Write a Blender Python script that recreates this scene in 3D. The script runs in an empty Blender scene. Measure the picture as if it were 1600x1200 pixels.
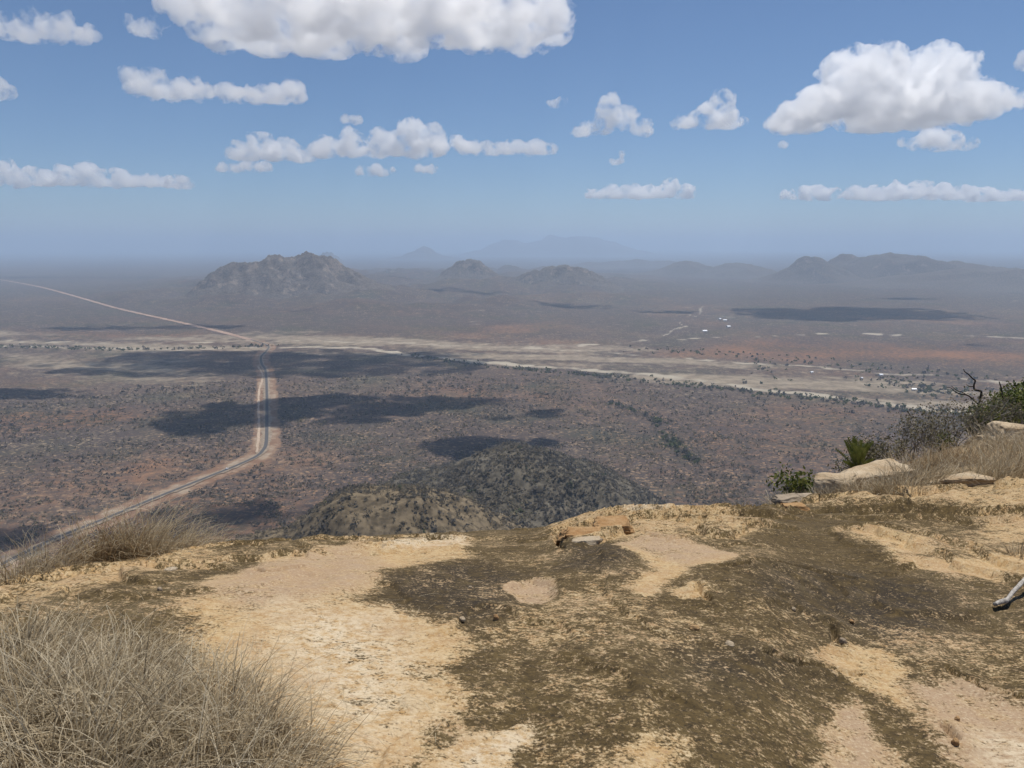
import bpy, bmesh, math, random
import numpy as np
from mathutils import Vector, Matrix
R = math.radians
SC = bpy.context.scene
COL = SC.collection

# ------------------------------------------------------------------ camera, world, sun, exposure
H = 300.0                                   # eye height above the plain
FPX = 1250.0                                # focal length in pixels of a 1600 x 1200 frame
PITCH = math.atan2(600 - 386, FPX)          # horizon sits 386 px below the top
cam_d = bpy.data.cameras.new('camera')
cam_d.sensor_width = 36.0
cam_d.lens = 36.0 * FPX / 1600.0
cam_d.clip_start = 0.1
cam_d.clip_end = 200000.0
cam = bpy.data.objects.new('camera', cam_d)
cam.location = (0, 0, H)
cam.rotation_euler = (R(90) - PITCH, 0, 0)
COL.objects.link(cam)
SC.camera = cam

SUN_EL = R(70.0)
SUN_AZ = R(42.0)                            # to the right of straight ahead (+Y)
SUN_DIR = Vector((math.sin(SUN_AZ) * math.cos(SUN_EL), math.cos(SUN_AZ) * math.cos(SUN_EL), math.sin(SUN_EL)))
world = bpy.data.worlds.new('World')
SC.world = world
world.use_nodes = True
nt = world.node_tree
nt.nodes.clear()
sky = nt.nodes.new('ShaderNodeTexSky')
sky.sky_type = 'NISHITA'
sky.sun_disc = False
sky.sun_elevation = SUN_EL
sky.sun_rotation = SUN_AZ
sky.altitude = 2900.0
sky.air_density = 1.2
sky.dust_density = 0.4
sky.ozone_density = 8.0
bg = nt.nodes.new('ShaderNodeBackground')
bg.inputs['Strength'].default_value = 0.083
wo = nt.nodes.new('ShaderNodeOutputWorld')
nt.links.new(sky.outputs[0], bg.inputs['Color'])
nt.links.new(bg.outputs[0], wo.inputs['Surface'])
sun_d = bpy.data.lights.new('sun', 'SUN')
sun_d.energy = 4.6
sun_d.angle = R(0.53)
sun_d.color = (1.0, 0.955, 0.89)
sun = bpy.data.objects.new('sun', sun_d)
sun.rotation_euler = SUN_DIR.to_track_quat('Z', 'Y').to_euler()
sun.location = (0, 0, 2000)
COL.objects.link(sun)
SC.view_settings.view_transform = 'Standard'
SC.view_settings.look = 'None'
SC.view_settings.exposure = 0.0
SC.view_settings.gamma = 1.0
SC.view_settings.use_curve_mapping = False
SC.cycles.use_denoising = True
SC.cycles.max_bounces = 22
SC.cycles.diffuse_bounces = 3
SC.cycles.glossy_bounces = 1
SC.cycles.transmission_bounces = 2
SC.cycles.volume_bounces = 20
SC.cycles.transparent_max_bounces = 16
SC.cycles.sample_clamp_indirect = 6.0

# ------------------------------------------------------------------ maths helpers
def ray(px, py):
    """direction from the eye through a point of the 1600 x 1200 frame"""
    x = px - 800.0; u = 600.0 - py
    cp, sp = math.cos(PITCH), math.sin(PITCH)
    return np.array([x, FPX * cp + u * sp, -FPX * sp + u * cp]) / FPX

def at_range(px, py, r):
    """point at horizontal distance r from the eye"""
    d = ray(px, py)
    return d / math.hypot(d[0], d[1]) * r + np.array([0, 0, H])

def at_height(px, py, z):
    d = ray(px, py)
    return d * ((z - H) / d[2]) + np.array([0, 0, H])

def smooth(a, b, x):
    t = np.clip((x - a) / (b - a), 0, 1)
    return t * t * (3 - 2 * t)

def _hash(ix, iy, iz, seed):
    with np.errstate(over='ignore'):
        h = (ix.astype(np.uint32) * np.uint32(374761393) + iy.astype(np.uint32) * np.uint32(668265263)
             + iz.astype(np.uint32) * np.uint32(2147483647) + np.uint32(seed * 974711 & 0xffffffff))
        h = (h ^ (h >> np.uint32(13))) * np.uint32(1274126177)
        h = (h ^ (h >> np.uint32(16))) * np.uint32(2246822519)
        h = h ^ (h >> np.uint32(13))
    return h.astype(np.float64) / 4294967295.0

def vnoise(x, y, z=None, seed=0):
    """smooth value noise, -1..1"""
    x = np.asarray(x, float); y = np.asarray(y, float)
    ix = np.floor(x).astype(np.int64); iy = np.floor(y).astype(np.int64)
    fx = x - ix; fy = y - iy
    u = fx ** 3 * (fx * (fx * 6 - 15) + 10); v = fy ** 3 * (fy * (fy * 6 - 15) + 10)
    if z is None:
        zz = np.zeros_like(ix)
        a = _hash(ix, iy, zz, seed); b = _hash(ix + 1, iy, zz, seed)
        c = _hash(ix, iy + 1, zz, seed); d = _hash(ix + 1, iy + 1, zz, seed)
        return 2 * ((a * (1 - u) + b * u) * (1 - v) + (c * (1 - u) + d * u) * v) - 1
    z = np.asarray(z, float)
    iz = np.floor(z).astype(np.int64); fz = z - iz
    w = fz ** 3 * (fz * (fz * 6 - 15) + 10)
    o = []
    for k in (0, 1):
        a = _hash(ix, iy, iz + k, seed); b = _hash(ix + 1, iy, iz + k, seed)
        c = _hash(ix, iy + 1, iz + k, seed); d = _hash(ix + 1, iy + 1, iz + k, seed)
        o.append((a * (1 - u) + b * u) * (1 - v) + (c * (1 - u) + d * u) * v)
    return 2 * (o[0] * (1 - w) + o[1] * w) - 1

def fbm(x, y, z=None, octaves=4, seed=0, gain=0.5):
    s = 0; a = 1; n = 0
    for i in range(octaves):
        k = 2.03 ** i
        s = s + a * vnoise(x * k + 17.3 * i, y * k - 9.1 * i, None if z is None else z * k + 5.7 * i, seed + i)
        n += a; a *= gain
    return s / n

def poly_sdf(x, y, pts):
    """signed distance to a polygon, positive inside"""
    d = np.full(np.shape(x), 1e18); ins = np.zeros(np.shape(x), bool)
    n = len(pts)
    for i in range(n):
        x0, y0 = pts[i][0], pts[i][1]; x1, y1 = pts[(i + 1) % n][0], pts[(i + 1) % n][1]
        ex, ey = x1 - x0, y1 - y0
        t = np.clip(((x - x0) * ex + (y - y0) * ey) / (ex * ex + ey * ey + 1e-12), 0, 1)
        d = np.minimum(d, (x - x0 - t * ex) ** 2 + (y - y0 - t * ey) ** 2)
        cond = ((y0 > y) != (y1 > y)) & (x < (x1 - x0) * (y - y0) / ((y1 - y0) if y1 != y0 else 1e-9) + x0)
        ins ^= cond
    return np.sqrt(d) * np.where(ins, 1, -1)

def line_dist(x, y, pts):
    d = np.full(np.shape(x), 1e18)
    for (x0, y0), (x1, y1) in zip(pts[:-1], pts[1:]):
        ex, ey = x1 - x0, y1 - y0
        t = np.clip(((x - x0) * ex + (y - y0) * ey) / (ex * ex + ey * ey + 1e-12), 0, 1)
        d = np.minimum(d, (x - x0 - t * ex) ** 2 + (y - y0 - t * ey) ** 2)
    return np.sqrt(d)

# ------------------------------------------------------------------ mesh helpers
def mesh_np(name, verts, quads=None, tris=None, smooth_shade=True):
    """mesh from numpy arrays of vertices, quads and triangles"""
    me = bpy.data.meshes.new(name)
    verts = np.ascontiguousarray(verts, np.float32)
    nq = 0 if quads is None else len(quads); ntr = 0 if tris is None else len(tris)
    idx = np.concatenate([a for a in (None if quads is None else np.asarray(quads, np.int32).ravel(),
                                      None if tris is None else np.asarray(tris, np.int32).ravel()) if a is not None])
    me.vertices.add(len(verts)); me.vertices.foreach_set('co', verts.ravel())
    me.loops.add(len(idx)); me.loops.foreach_set('vertex_index', idx.astype(np.int32))
    me.polygons.add(nq + ntr)
    st = np.concatenate([np.arange(nq) * 4, nq * 4 + np.arange(ntr) * 3]).astype(np.int32)
    me.polygons.foreach_set('loop_start', st)
    me.update(calc_edges=True)
    me.polygons.foreach_set('use_smooth', np.full(nq + ntr, smooth_shade))
    me.validate()
    return me

def grid_quads(nr, nc, wrap=False):
    i = np.arange(nr - 1)[:, None]; j = np.arange(nc if wrap else nc - 1)[None, :]
    j1 = (j + 1) % nc
    return np.stack([i * nc + j, i * nc + j1, (i + 1) * nc + j1, (i + 1) * nc + j], -1).reshape(-1, 4)

def add_attr(me, name, values):
    a = me.attributes.new(name, 'FLOAT', 'POINT')
    a.data.foreach_set('value', np.ascontiguousarray(values, np.float32).ravel())

def obj(name, me, mat=None, parent=None, label=None, cat=None, group=None, kind=None):
    o = bpy.data.objects.new(name, me)
    COL.objects.link(o)
    if mat is not None and me is not None and len(me.materials) == 0:
        me.materials.append(mat)
    if parent is not None:
        o.parent = parent
    if label: o['label'] = label
    if cat: o['category'] = cat
    if group: o['group'] = group
    if kind: o['kind'] = kind
    return o

class N:
    """small node-tree builder"""
    def __init__(self, name):
        self.mat = bpy.data.materials.new(name); self.mat.use_nodes = True
        self.t = self.mat.node_tree; self.t.nodes.clear()
        self.out = self.t.nodes.new('ShaderNodeOutputMaterial')
    def n(self, kind, **kw):
        nd = self.t.nodes.new('ShaderNode' + kind)
        for k, v in kw.items():
            setattr(nd, k, v)
        return nd
    def put(self, nd, key, v):
        if v is None: return
        s = nd.inputs[key]
        if isinstance(v, bpy.types.NodeSocket): self.t.links.new(v, s)
        elif isinstance(v, (tuple, list)) and len(v) == 3 and s.type == 'RGBA': s.default_value = (*v, 1)
        else: s.default_value = v
    def math(self, op, a, b=None, c=None, clamp=False):
        nd = self.n('Math', operation=op, use_clamp=clamp)
        self.put(nd, 0, a); self.put(nd, 1, b); self.put(nd, 2, c)
        return nd.outputs[0]
    def mix(self, f, a, b):
        nd = self.n('Mix', data_type='RGBA')
        self.put(nd, 0, f); self.put(nd, 6, a); self.put(nd, 7, b)
        return nd.outputs[2]
    def noise(self, vec, scale, detail=4, rough=0.55, dist=0.0):
        nd = self.n('TexNoise'); self.put(nd, 'Vector', vec)
        self.put(nd, 'Scale', scale); self.put(nd, 'Detail', detail); self.put(nd, 'Roughness', rough); self.put(nd, 'Distortion', dist)
        return nd.outputs['Fac']
    def vor(self, vec, scale, feature='F1', rand=1.0):
        nd = self.n('TexVoronoi', feature=feature); self.put(nd, 'Vector', vec); self.put(nd, 'Scale', scale); self.put(nd, 'Randomness', rand)
        return nd
    def step(self, x, a, b, lo=0.0, hi=1.0):
        nd = self.n('MapRange', interpolation_type='SMOOTHSTEP'); self.put(nd, 0, x)
        self.put(nd, 1, a); self.put(nd, 2, b); self.put(nd, 3, lo); self.put(nd, 4, hi)
        return nd.outputs[0]
    def attr(self, name):
        return self.n('Attribute', attribute_name=name).outputs['Fac']
    def pos(self):
        return self.n('NewGeometry').outputs['Position']
    def scale_vec(self, v, s):
        nd = self.n('Mapping'); self.put(nd, 'Vector', v); nd.inputs['Scale'].default_value = s
        return nd.outputs[0]
    def bump(self, height, strength=0.5, dist=0.02, normal=None):
        nd = self.n('Bump'); self.put(nd, 'Height', height); self.put(nd, 'Strength', strength); self.put(nd, 'Distance', dist); self.put(nd, 'Normal', normal)
        return nd.outputs[0]
    def principled(self, color, rough=0.9, normal=None, spec=0.2, **kw):
        nd = self.n('BsdfPrincipled'); self.put(nd, 'Base Color', color); self.put(nd, 'Roughness', rough); self.put(nd, 'Normal', normal)
        self.put(nd, 'Specular IOR Level', spec)
        for k, v in kw.items(): self.put(nd, k, v)
        self.t.links.new(nd.outputs[0], self.out.inputs['Surface'])
        return nd

# ------------------------------------------------------------------ materials of the far land
def mat_ground():
    m = N('dry_scrubland')
    p = m.pos()
    sand, red, dens, pale = m.attr('sand'), m.attr('red'), m.attr('dens'), m.attr('pale')
    n_big = m.noise(p, 1 / 220.0, 5, 0.6)
    n_mid = m.noise(p, 1 / 38.0, 5, 0.62)
    n_fine = m.noise(p, 1 / 13.0, 6, 0.74)
    n_dot = m.noise(p, 1 / 6.5, 3, 0.6)
    n_f2 = m.noise(p, 1 / 2.6, 3, 0.6)
    soil = m.mix(m.step(n_mid, 0.35, 0.7), (0.165, 0.108, 0.074), (0.240, 0.170, 0.116))
    soil = m.mix(red, soil, (0.255, 0.128, 0.066))
    scrub = m.mix(m.step(n_f2, 0.3, 0.7), (0.052, 0.041, 0.037), (0.100, 0.079, 0.067))
    scrub = m.mix(m.step(n_big, 0.45, 0.7), scrub, (0.060, 0.058, 0.042))
    # bushes cover the soil in clumps: the denser the cover the higher the threshold
    cover = m.math('ADD', m.math('MULTIPLY', n_fine, 0.78), m.math('MULTIPLY', n_mid, 0.22))
    thr = m.math('MULTIPLY_ADD', dens, -0.25, 0.62)
    f = m.step(m.math('SUBTRACT', cover, thr), -0.09, 0.09)
    c = m.mix(f, soil, scrub)
    dots = m.mix(m.math('MULTIPLY', red, 1.3, clamp=True), (0.275, 0.215, 0.145), (0.30, 0.160, 0.085))
    c = m.mix(m.math('MULTIPLY', m.step(m.math('ADD', n_dot, m.math('MULTIPLY', m.math('SUBTRACT', n_mid, 0.5), 0.45)), 0.53, 0.66), 0.9), c, dots)
    c = m.mix(m.math('MULTIPLY', m.step(n_dot, 0.40, 0.30), 0.7), c, (0.042, 0.040, 0.038))
    sandc = m.mix(m.step(n_mid, 0.35, 0.7), (0.215, 0.172, 0.122), (0.320, 0.262, 0.188))
    sandc = m.mix(m.step(n_fine, 0.52, 0.66), sandc, (0.14, 0.125, 0.085))
    s2 = m.math('ADD', sand, m.math('MULTIPLY', m.math('SUBTRACT', n_mid, 0.5), 0.9))
    s2 = m.step(m.math('ADD', s2, m.math('MULTIPLY', m.math('SUBTRACT', n_fine, 0.5), -1.3)), 0.20, 0.90)
    c = m.mix(s2, c, sandc)
    pl = m.step(m.math('ADD', pale, m.math('MULTIPLY', m.math('SUBTRACT', n_mid, 0.5), 0.8)), 0.5, 0.85)
    c = m.mix(pl, c, (0.38, 0.33, 0.25))
    m.principled(c, 0.95, spec=0.05)
    return m.mat

def mat_hill(name, rock=0.3, tint=(0.10, 0.092, 0.075)):
    m = N(name)
    p = m.pos()
    n1 = m.noise(p, 1 / 60.0, 5, 0.65)
    n2 = m.noise(p, 1 / 9.0, 4, 0.65)
    nz = m.n('SeparateXYZ'); m.put(nz, 0, m.n('NewGeometry').outputs['Normal'])
    scrub = m.mix(m.step(n2, 0.35, 0.65), tuple(c * 0.55 for c in tint), tuple(c * 1.35 for c in tint))
    stone = m.mix(m.step(n2, 0.3, 0.7), (0.17, 0.135, 0.105), (0.34, 0.27, 0.21))
    f = m.math('ADD', n1, m.math('MULTIPLY', m.math('SUBTRACT', 1.0, nz.outputs[2]), 0.5))
    f = m.step(f, 0.80 - rock * 0.5, 0.95 - rock * 0.5)
    m.principled(m.mix(f, scrub, stone), 0.95, spec=0.05)
    return m.mat

M_GROUND = mat_ground()
M_HILL_NEAR = mat_hill('near_hill_scrub', 0.05, (0.150, 0.116, 0.072))
M_HILL_FAR = mat_hill('far_hill_scrub', 0.30, (0.130, 0.108, 0.088))
M_HILL_GREY = mat_hill('grey_hill_scrub', 0.0, (0.112, 0.096, 0.070))

# ------------------------------------------------------------------ the plain
def interp_line(y_pts, px):
    xs = [a for a, _ in y_pts]; ys = [b for _, b in y_pts]
    return np.interp(px, xs, ys)

ROAD_PX = [(-90, 925), (0, 884), (80, 845), (160, 813), (240, 780), (320, 748), (370, 728), (400, 714), (411, 704), (416, 692),
           (417, 660), (417, 620), (416, 590), (414, 577), (409, 569), (408, 558), (415, 550), (420, 543), (416, 539), (405, 535), (392, 531)]
TRACK_PX = [(402, 708), (403, 690), (405, 668), (404, 640), (405, 610), (411, 588), (403, 573)]
FARROAD_PX = [(392, 531), (330, 515), (250, 497), (180, 481), (110, 461), (60, 448), (0, 437), (-60, 428)]

def g_xy(px, py):
    p = at_height(px, py, 0.0)
    return (p[0], p[1])

def smooth_line(pts, per=14):
    """Catmull-Rom through the points"""
    P = np.array(pts, float); P = np.vstack([2 * P[0] - P[1], P, 2 * P[-1] - P[-2]])
    out = []
    for i in range(1, len(P) - 2):
        for t in np.linspace(0, 1, per, endpoint=False):
            a, b, c, d = P[i - 1], P[i], P[i + 1], P[i + 2]
            out.append(0.5 * ((2 * b) + (-a + c) * t + (2 * a - 5 * b + 4 * c - d) * t * t + (-a + 3 * b - 3 * c + d) * t ** 3))
    out.append(P[-2])
    return np.array(out)

ROAD = smooth_line([g_xy(*p) for p in ROAD_PX])
TRACK = smooth_line([g_xy(*p) for p in TRACK_PX])
FARROAD = smooth_line([g_xy(*p) for p in FARROAD_PX])

def build_plain():
    az = np.concatenate([np.linspace(-180, -42, 40)[:-1], np.linspace(-42, 42, 620), np.linspace(42, 180, 40)[1:]])
    q = np.linspace(1 / 420.0, 1 / 9000.0, 330)
    r = np.concatenate([[5.0, 200.0], 1 / q, np.geomspace(9400, 70000, 60)])
    A, RR = np.meshgrid(np.radians(az), r)
    X = RR * np.sin(A); Y = RR * np.cos(A)
    z = fbm(X / 900, Y / 900, octaves=4, seed=3) * 7.0 * smooth(1500, 4000, RR) + fbm(X / 60, Y / 60, octaves=3, seed=8) * 0.7
    # low foothills round the far hills
    fh = smooth(-700, 500, poly_sdf(X, Y, [g_xy(*p) for p in [(250, 474), (560, 486), (800, 478), (960, 466), (985, 432), (800, 424), (420, 424), (250, 446)]]))
    z = z + fh * np.maximum(40 + 90 * fbm(X / 380, Y / 380, octaves=5, seed=77), 2.0)
    # the land swells towards the right-hand range
    z = z + 55 * smooth(2500, 9000, X) * smooth(4500, 8500, Y)
    # keep it level under the road
    ln = np.minimum(line_dist(X, Y, ROAD[::4]), line_dist(X, Y, FARROAD[::6]))
    z = z * smooth(20, 160, ln)
    V = np.stack([X, Y, z], -1).reshape(-1, 3)
    me = mesh_np('ground', V, grid_quads(len(r), len(az)))
    # --- real colours of the land, laid out in metres
    x, y = X.ravel(), Y.ravel()
    wx = x + 140 * fbm(x / 420, y / 420, octaves=4, seed=21); wy = y + 140 * fbm(x / 420, y / 420, octaves=4, seed=22)
    wx2 = x + 40 * fbm(x / 90, y / 90, octaves=3, seed=25); wy2 = y + 40 * fbm(x / 90, y / 90, octaves=3, seed=26)
    def zone(pts, soft, warp=0):
        return smooth(-soft, soft, poly_sdf(wx if warp == 0 else wx2, wy if warp == 0 else wy2, [g_xy(*p) for p in pts]))
    sand = zone([(-250, 545), (0, 548), (200, 556), (420, 548), (640, 552), (800, 574), (1000, 592), (1200, 618), (1420, 640), (1750, 660),
                 (1750, 625), (1400, 588), (1150, 565), (1000, 546), (800, 527), (600, 519), (420, 518), (200, 528), (0, 515), (-250, 512)], 90) * 0.85
    sand = np.maximum(sand, 0.75 * zone([(0, 585), (200, 605), (330, 600), (330, 555), (0, 552)], 120))
    streaks = fbm(x / 520, (y + 0.22 * x) / 85, octaves=4, seed=31)
    sand = sand * (0.34 + 0.66 * smooth(-0.25, 0.25, streaks))
    pale = np.zeros_like(x)
    for pts, w in (([(-200, 540), (0, 540), (150, 544), (300, 546), (420, 542), (560, 545), (680, 560), (800, 570), (960, 583), (1100, 596), (1260, 618), (1420, 634), (1650, 655)], 22),
                   ([(420, 532), (560, 534), (700, 540), (850, 545), (980, 553), (1100, 563), (1300, 576), (1450, 588), (1650, 605)], 16),
                   ([(0, 533), (180, 536), (330, 534), (420, 532)], 16),
                   ([(900, 541), (1000, 533), (1100, 528), (1300, 521), (1480, 524), (1650, 532)], 13),
                   ([(1040, 525), (1085, 492), (1100, 476)], 7)):
        L = smooth_line([g_xy(*p) for p in pts], 8)
        d = line_dist(wx2, wy2, L)
        pale = np.maximum(pale, np.exp(-(d / (w * 1.5)) ** 2))
    for pts, v in (([(385, 470), (440, 468), (440, 474), (385, 476)], .5), ([(900, 520), (960, 512), (975, 520), (920, 530)], .55),
                   ([(1085, 490), (1150, 480), (1170, 495), (1110, 503)], .6), ([(800, 450), (870, 440), (880, 450), (830, 458)], .35)):
        pale = np.maximum(pale, v * zone(pts, 60, 1))
    rad_ = np.hypot(x, y)
    pale = np.maximum(pale, 0.62 * smooth(0.30, 0.55, fbm(x / 150, y / 150, octaves=4, seed=46)) * smooth(2500, 3200, rad_) * (1 - smooth(9000, 14000, rad_)))
    pale = pale * (0.85 + 0.3 * fbm(x / 70, y / 70, octaves=3, seed=41))
    # cleared strip beside the road
    dr = line_dist(x, y, ROAD[::3])
    clr = 1 - smooth(17, 23, dr + 5 * fbm(x / 18, y / 18, octaves=2, seed=44))
    red = np.clip(0.45 + 0.9 * fbm(x / 420, y / 420, octaves=4, seed=51), 0, 1) * 0.55
    red = np.maximum(red, 1.25 * zone([(-60, 635), (330, 640), (370, 715), (300, 745), (100, 800), (-60, 830)], 110) * np.clip(0.5 + fbm(x / 200, y / 200, octaves=3, seed=52), 0, 1))
    red = np.maximum(red, 0.85 * zone([(980, 553), (1200, 530), (1500, 533), (1700, 560), (1500, 572), (1200, 562)], 160))
    red = np.maximum(red, 0.7 * zone([(0, 528), (330, 530), (300, 520), (0, 512)], 120))
    dens = 0.92 + 0.42 * fbm(x / 160, y / 160, octaves=4, seed=61) + 0.25 * fbm(x / 900, y / 900, octaves=2, seed=62)
    red = red * (1 - 0.55 * smooth(2600, 5000, np.hypot(x, y)))
    dens = dens + 0.10 * smooth(2600, 4200, np.hypot(x, y)) - 0.38 * red
    for pts in ([(960, 630), (1020, 655), (1050, 690), (1085, 720)],):      # a wooded gully
        d = line_dist(wx2, wy2, smooth_line([g_xy(*p) for p in pts], 8))
        dens = np.maximum(dens, 1.5 * np.exp(-(d / 22) ** 2))
    pale = np.maximum(pale, 0.58 * clr)
    dens = dens * (1 - clr) - 0.4 * clr
    red = np.maximum(red * (1 - clr), clr * 0.3)
    add_attr(me, 'sand', sand); add_attr(me, 'pale', pale); add_attr(me, 'red', np.clip(red, 0, 1)); add_attr(me, 'dens', np.clip(dens, -0.5, 1.5))
    return obj('ground', me, M_GROUND, kind='structure', label='dry scrub plain with orange soil and a sandy river bed')

GROUND = build_plain()

# ------------------------------------------------------------------ hills
def build_hill(center, half_w, depth, height, profile, seed, mat, label, nu=90, nv=60, rough=0.22, sink=6.0, cliff=0.0, yaw=None):
    """a hill whose long axis lies across the line of sight; profile = list of (u -1..1, height fraction)"""
    cx, cy = center
    a = math.atan2(cx, cy) if yaw is None else yaw
    u = np.linspace(-1.25, 1.25, nu); v = np.linspace(-1.25, 1.25, nv)
    U, W = np.meshgrid(u, v)
    uu = U + 0.10 * fbm(U * 2.1 + seed, W * 2.1, octaves=3, seed=seed); ww = W + 0.22 * fbm(U * 1.7, W * 1.7 + seed, octaves=3, seed=seed + 5)
    prof = np.interp(uu, [p[0] for p in profile], [p[1] for p in profile])
    fall = np.clip(1 - np.abs(ww), 0, 1)
    fall = smooth(0, 1, fall) * (1 - cliff) + cliff * smooth(0.12, 0.55, fall)
    hgt = prof * fall
    ridg = 1 - np.abs(fbm(U * 3.5 * half_w / max(half_w, depth), W * 3.5 * depth / max(half_w, depth), octaves=5, seed=seed + 9))
    hgt = hgt * (1 - rough * 1.2 + rough * 1.9 * ridg) + rough * 0.25 * smooth(0.05, 0.5, hgt) * fbm(U * 9, W * 9, octaves=4, seed=seed + 13)
    Z = hgt * height - sink * (1 - smooth(0, 0.08, hgt))
    ca, sa = math.cos(a), math.sin(a)
    X = cx + U * half_w * ca + W * depth * sa
    Y = cy - U * half_w * sa + W * depth * ca
    me = mesh_np('hill', np.stack([X, Y, Z], -1).reshape(-1, 3), grid_quads(nv, nu))
    # grid runs u right, v away: flip so normals face up is handled by the mesh order
    return obj('hill', me, mat, kind='structure', label=label)

def hill_px(px, base_y, top_y, half_px, prof, seed, label, depth_k=0.7, mat=None, **kw):
    b = at_height(px, base_y, 0.0)
    r = math.hypot(b[0], b[1]); 
    rc = r * 1.0
    half_w = half_px * math.hypot(r, H) / FPX
    depth = half_w * depth_k
    rc = r + depth * 0.75
    t = at_range(px, top_y, rc)
    c = b[:2] / r * rc
    return build_hill((c[0], c[1]), half_w, depth, t[2], prof, seed, mat or M_HILL_FAR, label, **kw)

BELL = [(-1.3, 0), (-1.15, .02), (-0.8, .13), (-0.55, .36), (-0.33, .7), (-0.15, .95), (0, 1), (0.2, .93), (0.42, .6), (0.65, .3), (0.9, .12), (1.2, .02), (1.3, 0)]
hill_px(450, 474, 406, 158, [(-1.3, 0), (-1.0, .10), (-0.88, .38), (-0.72, .60), (-0.5, .76), (-0.3, .80), (-0.1, .93), (0.05, .90), (0.25, 1.0), (0.38, .95), (0.52, .70), (0.75, .50), (0.95, .36), (1.15, .20), (1.3, 0.1)], 11,
        'broad rocky flat-topped hill beyond the river plain', 0.95, nu=150, nv=110, rough=0.36, cliff=0.05)
hill_px(608, 434, 421, 26, BELL, 12, 'small dark conical hill beside the broad rocky hill', 0.9, nu=50, nv=40)
hill_px(662, 406, 387, 62, [(-1.3, 0), (-1, .02), (-0.6, .25), (-0.3, .62), (-0.08, 1), (0.05, .98), (0.3, .55), (0.55, .3), (1, .04), (1.3, 0)], 13,
        'pale blue pointed hill on the horizon', 0.8, nu=70, nv=40)
hill_px(733, 450, 410, 92, BELL, 14, 'rounded hill in the middle distance with a rocky knob', 0.8, nu=90, nv=60, rough=0.26)
hill_px(870, 458, 419, 112, [(-1.3, 0), (-1, .08), (-0.6, .55), (-0.3, .85), (0.0, 1), (0.25, .98), (0.5, .75), (0.75, .4), (1, 0), (1.3, 0)], 15,
        'long hill with a steep right side under a cloud shadow', 0.7, nu=90, nv=60, rough=0.26)
hill_px(1070, 432, 410, 90, BELL, 16, 'low rounded hill left of the far range', 0.8, nu=60, nv=40)
hill_px(1150, 434, 413, 95, BELL, 17, 'lower swell between the rounded hill and the far range', 0.8, nu=60, nv=40)
hill_px(1268, 444, 405, 100, BELL, 18, 'leftmost summit of the far range', 0.8, nu=70, nv=50)
hill_px(1330, 442, 399, 115, BELL, 19, 'middle summit of the far range', 0.8, nu=70, nv=50)
hill_px(1415, 445, 401, 185, [(-1.3, 0), (-1, .1), (-0.6, .45), (-0.3, .9), (-0.12, 1), (0.1, .93), (0.4, .72), (0.75, .5), (1, .3), (1.25, 0)], 20,
        'rightmost summit of the far range with a long sloping shoulder', 0.6, nu=90, nv=50)
hill_px(1600, 455, 416, 240, [(-1.3, 0), (-1, .1), (-0.6, .5), (-0.3, .8), (0, .95), (0.5, 1), (1, .8), (1.3, .5)], 21,
        'long low ridge at the right edge', 0.5, nu=90, nv=50)
hill_px(512, 412, 394, 30, BELL, 24, 'faint little hill behind the broad rocky hill', 0.8, nu=40, nv=30)
hill_px(985, 418, 405, 110, [(-1.3, 0), (-1, .1), (-0.6, .6), (-0.4, .5), (-0.1, .8), (0.1, 1), (0.3, .7), (0.6, .75), (1, .1), (1.3, 0)], 25, 'faint low ridge on the horizon in the centre', 0.5, nu=80, nv=30)
b = at_range(880, 369, 28000.0)
build_hill((b[0], b[1]), 2800, 2000, b[2], [(-1.3, 0), (-1, .3), (-.75, .75), (-.5, .62), (-.2, .95), (0, .85), (.2, 1), (.5, .7), (.8, .5), (1.1, .15), (1.3, 0)], 23, M_HILL_FAR,
           'ghostly blue mountain massif fading into the horizon haze', nu=90, nv=40)

# near spurs below the rock
def near_hill(cx, cy, height, rx, ry, seed, label, n=170, pw=1.0, yaw=0.0, mat=None, cone=0.45):
    u = np.linspace(-1, 1, n)
    U, W = np.meshgrid(u, u)
    X0 = U * rx; Y0 = W * ry
    d = np.sqrt(U * U + W * W)
    d = d + 0.10 * fbm(U * 2.2 + seed, W * 2.2, octaves=4, seed=seed)
    k = np.clip(1 - d, 0, 1)
    rdg = 1 - np.abs(fbm(X0 / 110 + seed, Y0 / 110, octaves=4, seed=seed + 8)) * 2
    Z = height * ((1 - cone) * smooth(0, 1, k) + cone * k ** pw) * (1 + 0.10 * (rdg - 0.6) * smooth(0, .3, 1 - k)) + 14 * smooth(0.03, 0.3, k) * fbm(X0 / 85 + 3, Y0 / 85, octaves=2, seed=seed + 17) + 9 * smooth(0.03, 0.3, k) * fbm(X0 / 40, Y0 / 40, octaves=5, seed=seed + 3) - 4 * (1 - smooth(0, 0.05, k))
    ca, sa = math.cos(yaw), math.sin(yaw)
    X = cx + X0 * ca - Y0 * sa; Y = cy + X0 * sa + Y0 * ca
    me = mesh_np('hill', np.stack([X, Y, Z], -1).reshape(-1, 3), grid_quads(n, n))
    return obj('hill', me, mat or M_HILL_NEAR, kind='structure', label=label), (X, Y, Z)

ta = at_range(595, 762, 590.0)
HILL_A, GA = near_hill(ta[0], ta[1], ta[2] + 2, 250, 230, 71, 'nearest olive scrub hill just below the rock')
tb = at_range(800, 712, 850.0)
HILL_B, GB = near_hill(tb[0], tb[1], tb[2] + 6, 200, 260, 72, 'pointed grey-green scrub hill behind the nearest one', pw=1.05, mat=M_HILL_GREY, cone=0.85)

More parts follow.
